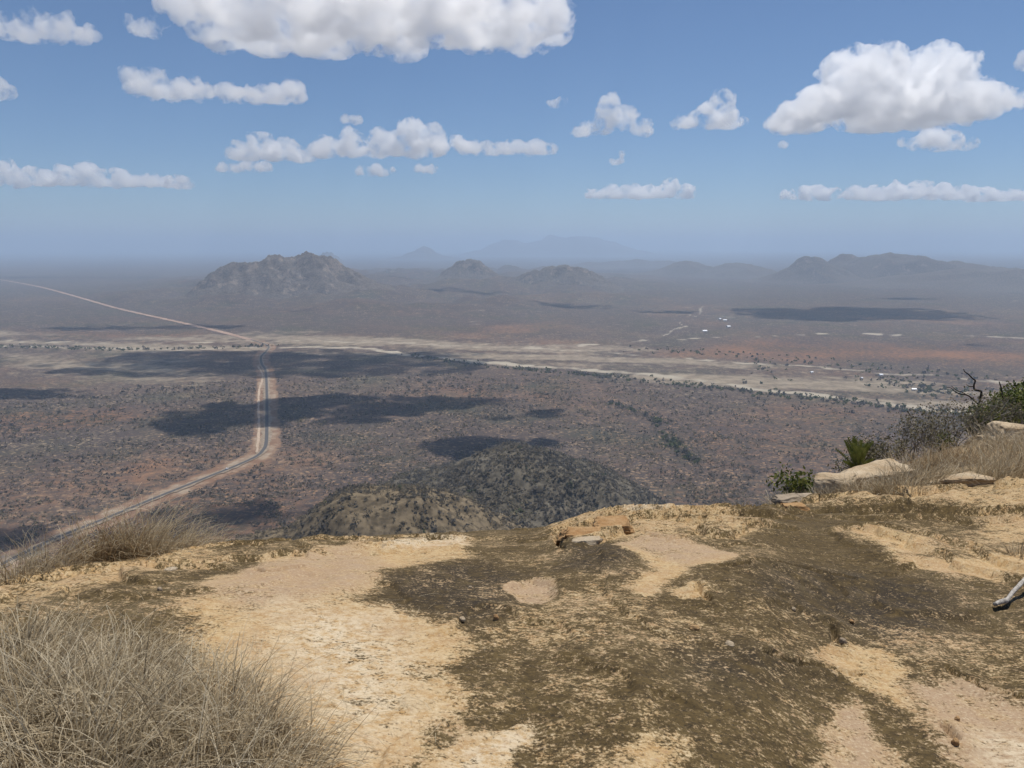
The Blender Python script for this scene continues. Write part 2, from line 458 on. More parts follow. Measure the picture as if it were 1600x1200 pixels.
# ------------------------------------------------------------------ road, track and far road
def ribbon(name, line, width, z, mat, label, jag=0.0, seed=1, n_across=3):
    P = np.asarray(line, float)
    T = np.gradient(P, axis=0); T /= np.linalg.norm(T, axis=1)[:, None] + 1e-9
    Nn = np.stack([-T[:, 1], T[:, 0]], 1)
    s = np.cumsum(np.r_[0, np.linalg.norm(np.diff(P, axis=0), axis=1)])
    rows = []
    for j in range(n_across):
        o = (j / (n_across - 1) - 0.5) * width
        if j in (0, n_across - 1) and jag:
            o = o + np.sign(o) * jag * (vnoise(s / 9.0, s * 0 + j, seed=seed) + 0.6 * vnoise(s / 40.0, s * 0 + j, seed=seed + 2))
        else:
            o = o + 0 * s
        q = P + Nn * o[:, None]
        rows.append(np.c_[q, np.full(len(P), z)])
    V = np.stack(rows, 1).reshape(-1, 3)
    return obj(name, mesh_np(name, V, grid_quads(len(P), n_across)), mat, kind='structure', label=label)

def mat_plain(name, c1, c2, scale, rough=0.95, detail=4, spec=0.1):
    m = N(name); p = m.pos()
    m.principled(m.mix(m.step(m.noise(p, scale, detail, 0.65), 0.3, 0.7), c1, c2), rough, spec=spec)
    return m.mat
M_ASPHALT = mat_plain('asphalt', (0.075, 0.073, 0.072), (0.11, 0.105, 0.10), 0.5)
M_SHOULDER = mat_plain('pale_gravel', (0.215, 0.165, 0.115), (0.31, 0.25, 0.185), 0.09)
M_TRACK = mat_plain('pale_dirt', (0.36, 0.27, 0.19), (0.48, 0.38, 0.28), 0.08)
M_FARROAD = mat_plain('pink_dirt', (0.30, 0.20, 0.145), (0.40, 0.285, 0.21), 0.01)

def resample(P, step):
    s = np.r_[0, np.cumsum(np.linalg.norm(np.diff(P, axis=0), axis=1))]
    t = np.arange(0, s[-1], step)
    return np.stack([np.interp(t, s, P[:, 0]), np.interp(t, s, P[:, 1])], 1)
_rd = resample(ROAD, 6.0)
ribbon('road_shoulder', _rd, 13.0, 0.9, M_SHOULDER, 'pale gravel shoulders along the tarred road', jag=2.2, seed=5)
ribbon('road', _rd, 5.4, 1.05, M_ASPHALT, 'narrow tarred road bending across the scrub plain')
ribbon('dirt_track', resample(TRACK, 6.0), 4.2, 0.8, M_TRACK, 'pale dirt track beside the tarred road', jag=0.8, seed=9)
ribbon('dirt_road', resample(FARROAD, 14.0), 24.0, 1.0, M_FARROAD, 'straight pinkish dirt road running off to the upper left', jag=3.0, seed=11)

# ------------------------------------------------------------------ the granite dome underfoot
EYE = 1.68
EDGE = [(-900, 1130, 3.4), (-300, 985, 4.8), (0, 917, 5.6), (120, 893, 6.0), (250, 871, 6.3), (380, 857, 6.6), (500, 848, 6.9), (600, 842, 7.1), (730, 834, 7.4), (830, 828, 7.7), (930, 812, 8.0),
        (1000, 803, 8.2), (1100, 798, 8.8), (1200, 791, 9.6), (1250, 780, 11.0), (1320, 757, 13.5), (1400, 728, 16.5), (1480, 702, 19.5), (1540, 683, 23.0), (1600, 668, 26.0), (1750, 640, 30.0), (2300, 600, 34.0)]
_ea, _et, _er = [], [], []
for (px, py, rr) in EDGE:
    d = ray(px, py); _ea.append(math.atan2(d[0], d[1])); _et.append(-d[2] / math.hypot(d[0], d[1])); _er.append(rr)
_fa = np.linspace(-math.pi, math.pi, 2881)
def _sm(vals):
    f = np.interp(_fa, _ea, vals)
    k = np.hanning(25); k /= k.sum()
    return np.convolve(np.pad(f, 12, mode='edge'), k, mode='valid')
_FT, _FR = _sm(_et), _sm(_er)
def dome_z(x, y):
    """smooth shape of the dome: each profile just grazes the line of sight at its brow"""
    a = np.arctan2(x, y); r = np.hypot(x, y)
    T = np.interp(a, _fa, _FT); re = np.interp(a, _fa, _FR)
    c = EYE / re ** 2; b = T - 2 * EYE / re
    z = EYE + b * r + c * r * r
    o = np.maximum(r - re, 0)
    lim = 1.0
    drop = 0.10 * o * o
    drop = np.where(o > 6.0, 0.10 * 36 + 1.2 * (o - 6.0), drop)
    drop = drop - np.maximum(o - 45, 0) * 0.75
    zz = np.where(r > re, re * T + (T + 0 * lim) * o + c * np.minimum(o, 6.0) ** 2 + drop, z)
    return H - zz

def rock_hit(px, py):
    """where the line of sight through a point of the frame meets the dome"""
    d = ray(px, py); h = math.hypot(d[0], d[1]); ux, uy = d[0] / h, d[1] / h; T = -d[2] / h
    rr = np.geomspace(0.6, 60, 1600)
    gap = (H - T * rr) - dome_z(ux * rr, uy * rr)
    i = np.argmax(gap <= 0.004) if np.any(gap <= 0.004) else int(np.argmin(gap[rr < 45]))
    return ux * rr[i], uy * rr[i]

_RK = {}
def RK(pts):
    key = tuple(pts)
    if key not in _RK: _RK[key] = [rock_hit(*p) for p in pts]
    return _RK[key]
BARE = [  # (outline, softness) of stone without lichen
    ([(285, 935), (330, 900), (420, 885), (560, 860), (600, 880), (585, 925), (560, 940), (640, 960), (720, 985), (745, 1010), (690, 1040), (720, 1090), (690, 1140), (630, 1215), (400, 1260), (250, 1250), (330, 1100), (300, 1000)], 0.10),
    ([(400, 875), (560, 856), (735, 842), (740, 866), (700, 880), (600, 893), (450, 905), (400, 900)], 0.08),
    ([(960, 852), (1012, 838), (1090, 848), (1145, 870), (1130, 884), (1070, 888), (1045, 905), (1005, 932), (990, 925), (1008, 890), (985, 868)], 0.04),
    ([(795, 915), (830, 903), (868, 910), (872, 930), (845, 944), (810, 940)], 0.03),
    ([(1040, 920), (1070, 910), (1100, 925), (1104, 940), (1060, 935)], 0.03),
    ([(840, 830), (930, 812), (1010, 797), (1130, 800), (1190, 830), (1160, 850), (1090, 845), (1010, 850), (900, 852), (860, 845)], 0.10),
    ([(1318, 838), (1350, 826), (1400, 838), (1455, 850), (1460, 862), (1410, 870), (1350, 858)], 0.08),
    ([(1400, 868), (1480, 878), (1600, 868), (1660, 880), (1640, 905), (1520, 908), (1440, 890)], 0.09),
    ([(1285, 1025), (1350, 1015), (1420, 1030), (1405, 1065), (1440, 1120), (1380, 1090), (1310, 1060)], 0.06),
    ([(1300, 1105), (1340, 1095), (1365, 1130), (1400, 1190), (1420, 1260), (1240, 1260), (1290, 1170)], 0.05),
    ([(1410, 1070), (1500, 1060), (1620, 1110), (1800, 1250), (1500, 1270), (1470, 1170), (1440, 1120)], 0.08),
    ([(690, 1170), (770, 1145), (830, 1135), (835, 1165), (790, 1210), (700, 1260), (620, 1240)], 0.05),
    ([(970, 1165), (1020, 1145), (1080, 1160), (1060, 1200), (960, 1240)], 0.06),
    ([(1270, 792), (1330, 772), (1450, 775), (1600, 745), (1800, 735), (1800, 800), (1640, 800), (1540, 815), (1520, 795), (1400, 788), (1330, 797)], 0.25),
    ([(1520, 850), (1540, 815), (1700, 800), (1700, 850), (1600, 850)], 0.15),
    ([(1230, 785), (1300, 740), (1400, 700), (1500, 660), (1700, 600), (1900, 640), (1800, 740), (1600, 750), (1440, 775), (1330, 772)], 0.5),
    ([(0, 912), (120, 890), (250, 868), (380, 853), (300, 880), (200, 905), (60, 945), (-200, 990), (-200, 950)], 0.10),
    ([(1525, 1155), (1560, 1130), (1620, 1150), (1640, 1250), (1560, 1230)], 0.05),
]
LEDGE = [([(850, 832), (930, 808), (1010, 795), (1140, 798), (1250, 800), (1230, 845), (1100, 850), (1010, 852), (900, 852)], 0.25, 0.7),
         ([(1300, 830), (1380, 818), (1470, 845), (1640, 862), (1640, 915), (1480, 910), (1350, 880)], 0.20, 0.5),
         ([(1200, 792), (1330, 780), (1600, 760), (1700, 800), (1500, 815), (1300, 812)], 0.35, 0.8),
         ([(-100, 960), (0, 912), (380, 852), (560, 846), (720, 838), (730, 862), (560, 862), (400, 880), (200, 920), (0, 975)], 0.15, 0.45),
         ([(1150, 880), (1400, 890), (1600, 940), (1600, 1010), (1350, 990), (1150, 930)], 0.25, 0.25)]
CRACKS = [[(1180, 884), (1230, 889), (1268, 897), (1290, 905), (1330, 911)], [(398, 893), (420, 898), (455, 893), (470, 890)], [(1302, 985), (1306, 1000), (1312, 1012)],
          [(1195, 1026), (1235, 1038), (1290, 1048), (1340, 1062)], [(1088, 918), (1098, 932), (1106, 940)], [(560, 857), (600, 860), (650, 853)],
          [(868, 846), (880, 862)], [(1480, 1050), (1540, 1080), (1600, 1095)], [(1470, 1140), (1485, 1160)], [(1130, 893), (1170, 889)], [(1005, 838), (1045, 846), (1090, 843)]]
DARK = [([(590, 905), (700, 880), (780, 880), (830, 900), (800, 960), (760, 985), (700, 975), (620, 945)], 0.2), ([(1180, 880), (1330, 890), (1480, 930), (1500, 1000), (1400, 1010), (1250, 960), (1160, 930)], 0.3),
        ([(990, 860), (965, 855), (940, 850), (880, 860), (870, 890), (980, 900)], 0.15), ([(1060, 1010), (1180, 1020), (1250, 1050), (1150, 1080), (1060, 1050)], 0.25)]
WHITE = [([(440, 945), (600, 960), (640, 1020), (640, 1120), (560, 1180), (480, 1120), (420, 1010)], 0.25), ([(700, 1170), (830, 1135), (835, 1165), (700, 1260)], 0.08), ([(1525, 1150), (1640, 1150), (1640, 1250), (1560, 1230)], 0.1),
         ([(600, 848), (730, 840), (735, 855), (600, 862)], 0.06), ([(960, 805), (1060, 797), (1060, 808), (980, 815)], 0.08), ([(1270, 760), (1330, 730), (1430, 720), (1430, 745), (1300, 775)], 0.2)]
PINK = [([(300, 925), (400, 880), (560, 856), (600, 885), (560, 930), (400, 950)], 0.15), ([(795, 915), (830, 903), (868, 910), (872, 930), (845, 944), (810, 940)], 0.04),
        ([(1300, 1105), (1340, 1095), (1365, 1130), (1400, 1190), (1420, 1260), (1240, 1260), (1290, 1170)], 0.08), ([(1410, 1070), (1500, 1060), (1620, 1110), (1800, 1250), (1500, 1270), (1440, 1120)], 0.1),
        ([(960, 852), (1012, 838), (1090, 848), (1145, 870), (1070, 888)], 0.1)]

def rock_detail(x, y):
    r = np.hypot(x, y)
    k = np.clip(r / 5.0, 0.7, 3)
    h = 0.024 * np.minimum(k, 1.6) * fbm(x / 0.9, y / 0.9, octaves=3, seed=201) + 0.011 * fbm(x / 0.22, y / 0.22, octaves=4, seed=205, gain=0.6)
    wx = x + 0.10 * fbm(x / 0.35, y / 0.35, octaves=3, seed=211); wy = y + 0.10 * fbm(x / 0.35, y / 0.35, octaves=3, seed=212)
    lm = 0 * x
    for pts, soft, amt in LEDGE:
        lm = np.maximum(lm, amt * smooth(-soft, soft, poly_sdf(wx, wy, RK(pts))))
    t = 2.4 * fbm(wx / 1.25, wy / 0.7, octaves=2, seed=221, gain=0.4) + 0.25 * fbm(wx / .3, wy / .2, octaves=3, seed=223) + 3 + wy * 1.3
    fr = t - np.floor(t)
    ter = np.floor(t) + smooth(0.0, 0.07, fr) - t
    h = h + lm * (0.17 * ter + 0.02 * fbm(x / 0.11, y / 0.11, octaves=3, seed=225)) * np.clip(r / 8, 0.6, 1.6)
    # flakes of the skin of the rock, thin and sharp edged, everywhere
    t2 = 2.0 * fbm(wx / 1.1 + 7, wy / 1.1, octaves=3, seed=231, gain=0.45) + 2 + wx * 0.2 + wy * .35
    f2 = t2 - np.floor(t2)
    h = h + 0.022 * (np.floor(t2) + smooth(0.0, 0.06, f2) - t2) * smooth(-.1, .25, fbm(x / 1.1, y / 1.1, octaves=2, seed=235) + .05)
    for pts in CRACKS:
        P = smooth_line(RK(pts), 6)
        d = line_dist(x + 0.03 * fbm(x / .09, y / .09, octaves=2, seed=241), y + 0.03 * fbm(x / .09, y / .09, octaves=2, seed=242), P)
        h = h - 0.05 * (1 - smooth(0.004, 0.028, d)) + 0.018 * np.exp(-((d - 0.04) / 0.05) ** 2)
    # bare flakes lie a touch lower than the lichen crust, pools are shallow bowls
    pool = poly_sdf(x, y, RK(BARE[3][0]))
    h = h - 0.035 * smooth(-0.03, 0.05, pool)
    return h * (1 - smooth(40, 70, r)) + smooth(30, 60, r) * 1.5 * fbm(x / 9, y / 9, octaves=4, seed=251)

def surf(x, y):
    x = np.atleast_1d(np.asarray(x, float)); y = np.atleast_1d(np.asarray(y, float))
    return dome_z(x, y) + rock_detail(x, y)

def mat_granite():
    m = N('weathered_granite'); p = m.pos()
    bare, dark, white, pink, soil = (m.attr(k) for k in ('bare', 'dark', 'white', 'pink', 'soil'))
    n0 = m.noise(p, 2.2, 6, 0.62); n1 = m.noise(p, 9.0, 5, 0.68); n2 = m.noise(p, 42.0, 4, 0.7); n3 = m.noise(p, 190.0, 2, 0.65); n4 = m.noise(m.scale_vec(p, (1, 1.6, 1)), 24.0, 5, 0.72)
    n5 = m.noise(p, 75.0, 3, 0.7); n6 = m.noise(m.scale_vec(p, (1, 1.3, 1)), 16.0, 5, 0.75)
    stone = m.mix(m.step(n6, 0.34, 0.66), (0.40, 0.250, 0.105), (0.50, 0.370, 0.200))
    stone = m.mix(m.math('MULTIPLY', pink, m.step(n1, 0.2, 0.6), clamp=True), stone, (0.37, 0.260, 0.160))
    stone = m.mix(m.math('MULTIPLY', white, m.step(n6, 0.34, 0.60), clamp=True), stone, (0.58, 0.475, 0.325))
    stone = m.mix(m.math('MULTIPLY', m.step(n0, 0.47, 0.66), 0.45), stone, (0.36, 0.235, 0.130))
    stone = m.mix(m.math('MULTIPLY', m.step(n5, 0.53, 0.66), 0.5), stone, (0.60, 0.50, 0.34))
    stone = m.mix(m.math('MULTIPLY', m.step(n4, 0.54, 0.68), 0.6), stone, (0.31, 0.200, 0.115))
    stone = m.mix(m.math('MULTIPLY', m.step(n5, 0.44, 0.33), 0.5), stone, (0.22, 0.145, 0.085))
    moss = m.mix(m.step(n6, 0.36, 0.64), (0.062, 0.0425, 0.018), (0.118, 0.081, 0.033))
    moss = m.mix(m.math('MULTIPLY', m.step(n0, 0.48, 0.68), 0.5), moss, (0.150, 0.112, 0.055))
    moss = m.mix(m.math('MULTIPLY', dark, m.step(n1, 0.3, 0.58), clamp=True), moss, (0.040, 0.030, 0.019))
    moss = m.mix(m.math('MULTIPLY', m.step(n4, 0.53, 0.66), 0.8), moss, (0.032, 0.025, 0.016))
    moss = m.mix(m.math('MULTIPLY', m.step(n5, 0.45, 0.36), 0.6), moss, (0.026, 0.021, 0.015))
    moss = m.mix(m.math('MULTIPLY', m.step(n2, 0.58, 0.65), 0.7), moss, (0.30, 0.215, 0.115))
    e = m.math('ADD', bare, m.math('MULTIPLY', m.math('SUBTRACT', n1, 0.5), 1.5))
    e = m.math('ADD', e, m.math('MULTIPLY', m.math('SUBTRACT', n4, 0.5), 2.0))
    e = m.math('ADD', e, m.math('MULTIPLY', m.math('SUBTRACT', n0, 0.5), 1.0))
    e = m.math('ADD', e, m.math('MULTIPLY', m.math('SUBTRACT', n5, 0.5), 1.6))
    f = m.step(e, 0.22, 0.78)
    c = m.mix(f, moss, stone)
    c = m.mix(m.math('MULTIPLY', soil, m.step(n1, 0.3, 0.6), clamp=True), c, (0.20, 0.145, 0.085))
    hgt = m.math('ADD', m.math('MULTIPLY', n4, 0.6), m.math('MULTIPLY', n5, 0.35))
    nrm = m.bump(hgt, 0.8, 0.013)
    m.principled(c, m.math('MULTIPLY_ADD', f, -0.1, 0.93), nrm, spec=0.18)
    return m.mat
M_GRANITE = mat_granite()

def build_rock():
    az = np.concatenate([np.linspace(-180, -46, 46)[:-1], np.linspace(-46, 46, 700), np.linspace(46, 180, 46)[1:]])
    # rows thick where the camera looks
    r = np.concatenate([[0.02, 0.5, 1.0], np.geomspace(1.35, 12.0, 350), np.geomspace(12.05, 36, 60), np.geomspace(37, 420, 50)])
    A, RR = np.meshgrid(np.radians(az), r)
    X = RR * np.sin(A); Y = RR * np.cos(A)
    x, y = X.ravel(), Y.ravel()
    dz = np.zeros_like(x)
    vis = (RR.ravel() < 80)
    dz[vis] = rock_detail(x[vis], y[vis])
    dz[~vis] = 1.5 * fbm(x[~vis] / 9, y[~vis] / 9, octaves=4, seed=251)
    z = np.maximum(dome_z(x, y) + dz, -5.0)
    me = mesh_np('rock_dome', np.stack([x, y, z], -1), grid_quads(len(r), len(az)))
    front = vis & (y > 0.3) & (np.abs(np.arctan2(x, y)) < R(60))
    xf, yf = x[front], y[front]
    s = np.clip(np.hypot(xf, yf) / 5, 0.6, 3)
    wx = xf + 0.09 * s * fbm(xf / 0.3, yf / 0.3, octaves=4, seed=301, gain=0.6); wy = yf + 0.09 * s * fbm(xf / 0.3, yf / 0.3, octaves=4, seed=302, gain=0.6)
    def full(v, base=0.0):
        o = np.full(len(x), base); o[front] = v; return o
    bare = np.full(len(xf), 0.16) + 0.40 * fbm(xf / 1.2, yf / 1.2, octaves=4, seed=305)
    for pts, soft in BARE:
        lv = 0.60 if soft == 0.10 and pts[0][0] in (840, 0) else 0.70 if soft >= 0.15 else 0.90
        bare = np.maximum(bare, lv * smooth(-soft * 1.9, soft * 1.5, poly_sdf(wx, wy, RK(pts))))
    def msk(lst):
        v = 0 * xf
        for pts, soft in lst:
            v = np.maximum(v, smooth(-soft, soft, poly_sdf(wx, wy, RK(pts))))
        return v
    dk = msk(DARK)
    bare = bare - 0.16 * dk * (bare < .6)
    add_attr(me, 'bare', full(bare, 0.4)); add_attr(me, 'dark', full(np.clip(dk + .35 * fbm(xf / .9, yf / .9, octaves=3, seed=311), 0, 1))); add_attr(me, 'white', full(msk(WHITE))); add_attr(me, 'pink', full(msk(PINK)))
    add_attr(me, 'soil', full(np.clip(smooth(10.5, 13, np.hypot(xf, yf)) * (0.65 + 0.8 * fbm(xf / 1.2, yf / 1.2, octaves=3, seed=309)), 0, 1), 1.0))
    return obj('rock_dome', me, M_GRANITE, kind='structure', label='weathered tan granite dome with dark lichen crust underfoot')
ROCK = build_rock()

# ------------------------------------------------------------------ growing things
def mat_tone(name, ramp, rough=0.8, trans=0.0):
    """colour picked along a ramp by the point attribute 'tone'"""
    m = N(name); t = m.attr('tone')
    nd = m.n('ValToRGB'); m.put(nd, 0, t)
    cr = nd.color_ramp
    while len(cr.elements) < len(ramp): cr.elements.new(0.5)
    for e, (pos_, col_) in zip(cr.elements, ramp):
        e.position = pos_; e.color = (*col_, 1)
    b = m.n('BsdfPrincipled'); m.put(b, 'Base Color', nd.outputs[0]); m.put(b, 'Roughness', rough); m.put(b, 'Specular IOR Level', 0.15)
    if trans:
        tr = m.n('BsdfTranslucent'); m.put(tr, 'Color', nd.outputs[0])
        mx = m.n('MixShader'); m.put(mx, 0, trans); m.t.links.new(b.outputs[0], mx.inputs[1]); m.t.links.new(tr.outputs[0], mx.inputs[2])
        m.t.links.new(mx.outputs[0], m.out.inputs['Surface'])
    else:
        m.t.links.new(b.outputs[0], m.out.inputs['Surface'])
    return m.mat
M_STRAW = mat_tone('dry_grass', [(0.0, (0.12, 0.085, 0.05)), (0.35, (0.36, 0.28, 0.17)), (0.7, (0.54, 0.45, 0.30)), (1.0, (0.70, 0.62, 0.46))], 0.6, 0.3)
M_BROWN = mat_tone('brown_grass', [(0.0, (0.10, 0.065, 0.035)), (0.4, (0.28, 0.19, 0.10)), (0.75, (0.42, 0.32, 0.185)), (1.0, (0.55, 0.46, 0.31))], 0.6, 0.3)
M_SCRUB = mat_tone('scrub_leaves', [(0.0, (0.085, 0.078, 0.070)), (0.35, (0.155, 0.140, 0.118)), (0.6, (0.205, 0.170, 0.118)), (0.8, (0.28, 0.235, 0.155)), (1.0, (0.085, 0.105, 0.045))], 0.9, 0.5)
M_BARK = mat_tone('grey_bark', [(0.0, (0.08, 0.07, 0.06)), (0.5, (0.22, 0.195, 0.17)), (1.0, (0.40, 0.37, 0.33))], 0.85)
M_CHAR = mat_tone('dark_dead_wood', [(0.0, (0.022, 0.018, 0.015)), (1.0, (0.07, 0.058, 0.05))], 0.85)
M_LEAF = mat_tone('green_leaves', [(0.0, (0.040, 0.058, 0.014)), (0.5, (0.105, 0.130, 0.030)), (1.0, (0.24, 0.245, 0.065))], 0.55, 0.3)
M_DRYLEAF = mat_tone('grey_olive_leaves', [(0.0, (0.07, 0.06, 0.035)), (0.5, (0.17, 0.15, 0.09)), (1.0, (0.30, 0.26, 0.16))], 0.8, 0.3)

def blades(rng, roots, lean, length, width, curl, seg=6, tone=None, wind=(0, 0), out_dir=None):
    """curved ribbons: roots (n,3), lean angle from upright (n), length (n)"""
    n = len(roots)
    phi = rng.uniform(0, 2 * np.pi, n) if out_dir is None else out_dir
    side = rng.uniform(0, np.pi, n)
    pts = np.zeros((n, seg + 1, 3)); pts[:, 0] = roots
    th = lean.copy(); ph = phi.copy()
    dphi = rng.normal(0, 0.16, n)
    for s in range(seg):
        d = np.stack([np.sin(th) * np.cos(ph), np.sin(th) * np.sin(ph), np.cos(th)], 1)
        d[:, 0] += wind[0] * s / seg; d[:, 1] += wind[1] * s / seg
        pts[:, s + 1] = pts[:, s] + d * (length / seg)[:, None]
        th = th + curl / seg * (0.6 + 0.8 * s / seg); ph = ph + dphi
    sd = np.stack([np.cos(side), np.sin(side), 0.25 * np.cos(side * 3)], 1)
    w = width[:, None] * np.linspace(1, 0.25, seg + 1)[None, :]
    L = pts - sd[:, None, :] * w[..., None] * 0.5; Rr = pts + sd[:, None, :] * w[..., None] * 0.5
    V = np.stack([L, Rr], 2).reshape(-1, 3)
    base = (np.arange(n) * (seg + 1) * 2)[:, None]
    k = np.arange(seg)[None, :] * 2
    Q = np.stack([base + k, base + k + 1, base + k + 3, base + k + 2], -1).reshape(-1, 4)
    tn = rng.uniform(0.18, 1, n) if tone is None else tone
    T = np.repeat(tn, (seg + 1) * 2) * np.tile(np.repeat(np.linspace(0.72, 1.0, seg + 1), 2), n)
    return V, Q, T

def tussock(px, py, h, spread, n, label, seed, mat=None, name='grass_tussock', group='dry grass tussocks on the rock', width=0.003, curl=1.1, lean=0.75, wind=(0, 0), lift=0.0, lying=0.15, at=None):
    rng = np.random.default_rng(seed)
    cx, cy = rock_hit(px, py) if at is None else at
    cz = float(surf(cx, cy)[0]) - 0.02 + lift
    rad = spread * np.sqrt(rng.uniform(0, 1, n)); a = rng.uniform(0, 2 * np.pi, n)
    rx, ry = rad * np.cos(a) * 0.6, rad * np.sin(a) * 0.6
    rz = dome_z(cx + rx, cy + ry) - float(dome_z(np.array([cx]), np.array([cy]))[0])
    roots = np.stack([rx, ry, np.clip(rz, -0.25, 0.25)], 1)
    out = np.arctan2(ry, rx) + rng.normal(0, 0.9, n)
    ln = np.abs(rng.normal(lean, 0.35, n)) * (0.35 + 0.75 * rad / spread)
    ly = rng.uniform(0, 1, n) < lying
    ln[ly] += 0.6
    length = h * rng.uniform(0.55, 1.25, n)
    V, Q, T = blades(rng, roots, ln, length, width * rng.uniform(0.7, 1.3, n), rng.normal(curl, 0.45, n), out_dir=out, wind=wind)
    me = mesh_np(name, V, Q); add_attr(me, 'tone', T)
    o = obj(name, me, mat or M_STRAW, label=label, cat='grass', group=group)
    o.location = (cx, cy, cz)
    return o

def tube(path, radii, sides=5):
    P = np.asarray(path, float); n = len(P)
    T = np.gradient(P, axis=0); T /= np.linalg.norm(T, axis=1)[:, None] + 1e-9
    up = np.array([0.31, 0.22, 0.92]); U = np.cross(T, up); U /= np.linalg.norm(U, axis=1)[:, None] + 1e-9
    W = np.cross(T, U)
    a = np.linspace(0, 2 * np.pi, sides, endpoint=False)
    V = P[:, None, :] + (U[:, None, :] * np.cos(a)[None, :, None] + W[:, None, :] * np.sin(a)[None, :, None]) * np.asarray(radii)[:, None, None]
    Q = grid_quads(n, sides, wrap=True)
    caps_v = V.reshape(-1, 3)
    tr = [[0, i + 1, i] for i in range(1, sides - 1)] + [[(n - 1) * sides, (n - 1) * sides + i, (n - 1) * sides + i + 1] for i in range(1, sides - 1)]
    return caps_v, Q, np.array(tr)

class Bag:
    def __init__(self): self.V, self.Q, self.T, self.A, self.n = [], [], [], [], 0
    def add(self, V, Q=None, T=None, tone=0.5):
        self.V.append(V)
        if Q is not None and len(Q): self.Q.append(np.asarray(Q) + self.n)
        if T is not None and len(T): self.T.append(np.asarray(T) + self.n)
        self.A.append(np.full(len(V), tone) if np.isscalar(tone) else tone); self.n += len(V)
    def mesh(self, name, shade=True):
        me = mesh_np(name, np.concatenate(self.V), np.concatenate(self.Q) if self.Q else None, np.concatenate(self.T) if self.T else None, shade)
        add_attr(me, 'tone', np.clip(np.concatenate(self.A), 0, 1)); return me

def grow(rng, bag, tips, p, d, length, rad, depth, kink=0.35, split=(2, 3), sides=4, shrink=0.68, tone=(0.2, 1.0), up=0.15):
    """a branch that bends at every joint and splits at its end"""
    n = 4
    path = [p.copy()]; q = p.copy(); dd = d.copy()
    for i in range(n):
        dd = dd + rng.normal(0, kink, 3) * 0.5 + np.array([0, 0, up * 0.3]); dd /= np.linalg.norm(dd)
        q = q + dd * length / n; path.append(q.copy())
    V, Q, T = tube(path, np.linspace(rad, rad * 0.62, n + 1), sides)
    bag.add(V, Q, None, rng.uniform(*tone))
    tips.append((q.copy(), dd.copy()))
    if depth > 0:
        for k in range(rng.integers(split[0], split[1] + 1)):
            j = rng.integers(2, n + 1)
            nd = dd + rng.normal(0, 0.62, 3); nd[2] += up; nd /= np.linalg.norm(nd)
            grow(rng, bag, tips, path[j], nd, length * shrink * rng.uniform(0.75, 1.15), rad * 0.60, depth - 1, kink, split, sides, shrink, tone, up)

def leaf_cloud(rng, bag, centers, n_each, size, scatter, tone=(0, 1), elong=2.0):
    for c, _d in centers:
        m = n_each
        p = c + rng.normal(0, scatter, (m, 3))
        a = rng.normal(0, 1, (m, 3)); a /= np.linalg.norm(a, axis=1)[:, None]
        b = np.cross(a, rng.normal(0, 1, (m, 3))); b /= np.linalg.norm(b, axis=1)[:, None] + 1e-9
        s = size * rng.uniform(0.6, 1.3, m)[:, None]
        V = np.stack([p - a * s * elong * .5, p + b * s * .5, p + a * s * elong * .5, p - b * s * .5], 1).reshape(-1, 3)
        Q = np.arange(m * 4).reshape(-1, 4)
        bag.add(V, Q, None, np.repeat(rng.uniform(*tone, m), 4))

def shrub(px, py, h, label, seed, stems=7, depth=3, leaves=None, leaf_mat=None, leaf_n=4, leaf_size=0.03, rad=0.012, bark=None, name='shrub', spread=0.7, at_r=None, sink=0.03, group='shrubs on the rocky brow', scatter=0.06, tone=(0.2, 1.0)):
    rng = np.random.default_rng(seed)
    if at_r is None: cx, cy = rock_hit(px, py)
    else:
        p = at_range(px, py, at_r); cx, cy = p[0], p[1]
    cz = float(dome_z(np.array([cx]), np.array([cy]))[0])
    if at_r is not None: cz = max(cz, float(p[2]) - 0.6)
    root = obj(name, None, label=label, cat='shrub', group=group); root.location = (cx, cy, cz - sink)
    bag, tips = Bag(), []
    for s in range(stems):
        a = rng.uniform(0, 2 * np.pi); l = rng.uniform(0.15, spread)
        d = np.array([math.cos(a) * l, math.sin(a) * l, 1.0]); d /= np.linalg.norm(d)
        grow(rng, bag, tips, np.array([math.cos(a), math.sin(a), 0]) * 0.05 * h, d, h * 0.42 * rng.uniform(0.8, 1.15), rad, depth, tone=tone)
    obj('branches', bag.mesh('branches'), bark or M_BARK, parent=root)
    if leaves:
        lb = Bag(); leaf_cloud(rng, lb, [t for t in tips if t[0][2] > 0.2 * h], leaf_n, leaf_size, scatter)
        obj('foliage', lb.mesh('foliage', False), leaf_mat or M_LEAF, parent=root)
    return root

# ------------------------------------------------------------------ dry grass
G1 = 'dry grass filling the near left corner'
for i, (px, py, h, sp, n, lab) in enumerate([
        (40, 1020, .19, .34, 1500, 'tuft of straw grass farthest back at the left edge of the near clump'),
        (190, 1050, .20, .32, 1500, 'tuft of straw grass at the back of the near left clump'),
        (330, 1095, .21, .28, 1300, 'tuft of straw grass at the right back of the near left clump'),
        (30, 1120, .32, .34, 1700, 'tall straw tuft at the left edge, middle of the near clump'),
        (180, 1150, .34, .34, 1900, 'tall pale straw tuft in the middle of the near left clump'),
        (330, 1170, .32, .32, 1800, 'pale arching straw tuft beside the bare tan stone'),
        (425, 1210, .26, .26, 1200, 'sparse straw tuft at the right end of the near left clump'),
        (90, 1260, .40, .34, 1500, 'straw tuft lowest in the near left corner'),
        (290, 1290, .36, .34, 1300, 'straw tuft cut by the bottom edge left of the bare stone')]):
    tussock(px, py, h, sp, int(n * .62), lab, 400 + i, group=G1, width=0.0042, curl=1.35, lean=0.7, lying=0.38)
G2 = 'grass tussocks on the left brow'
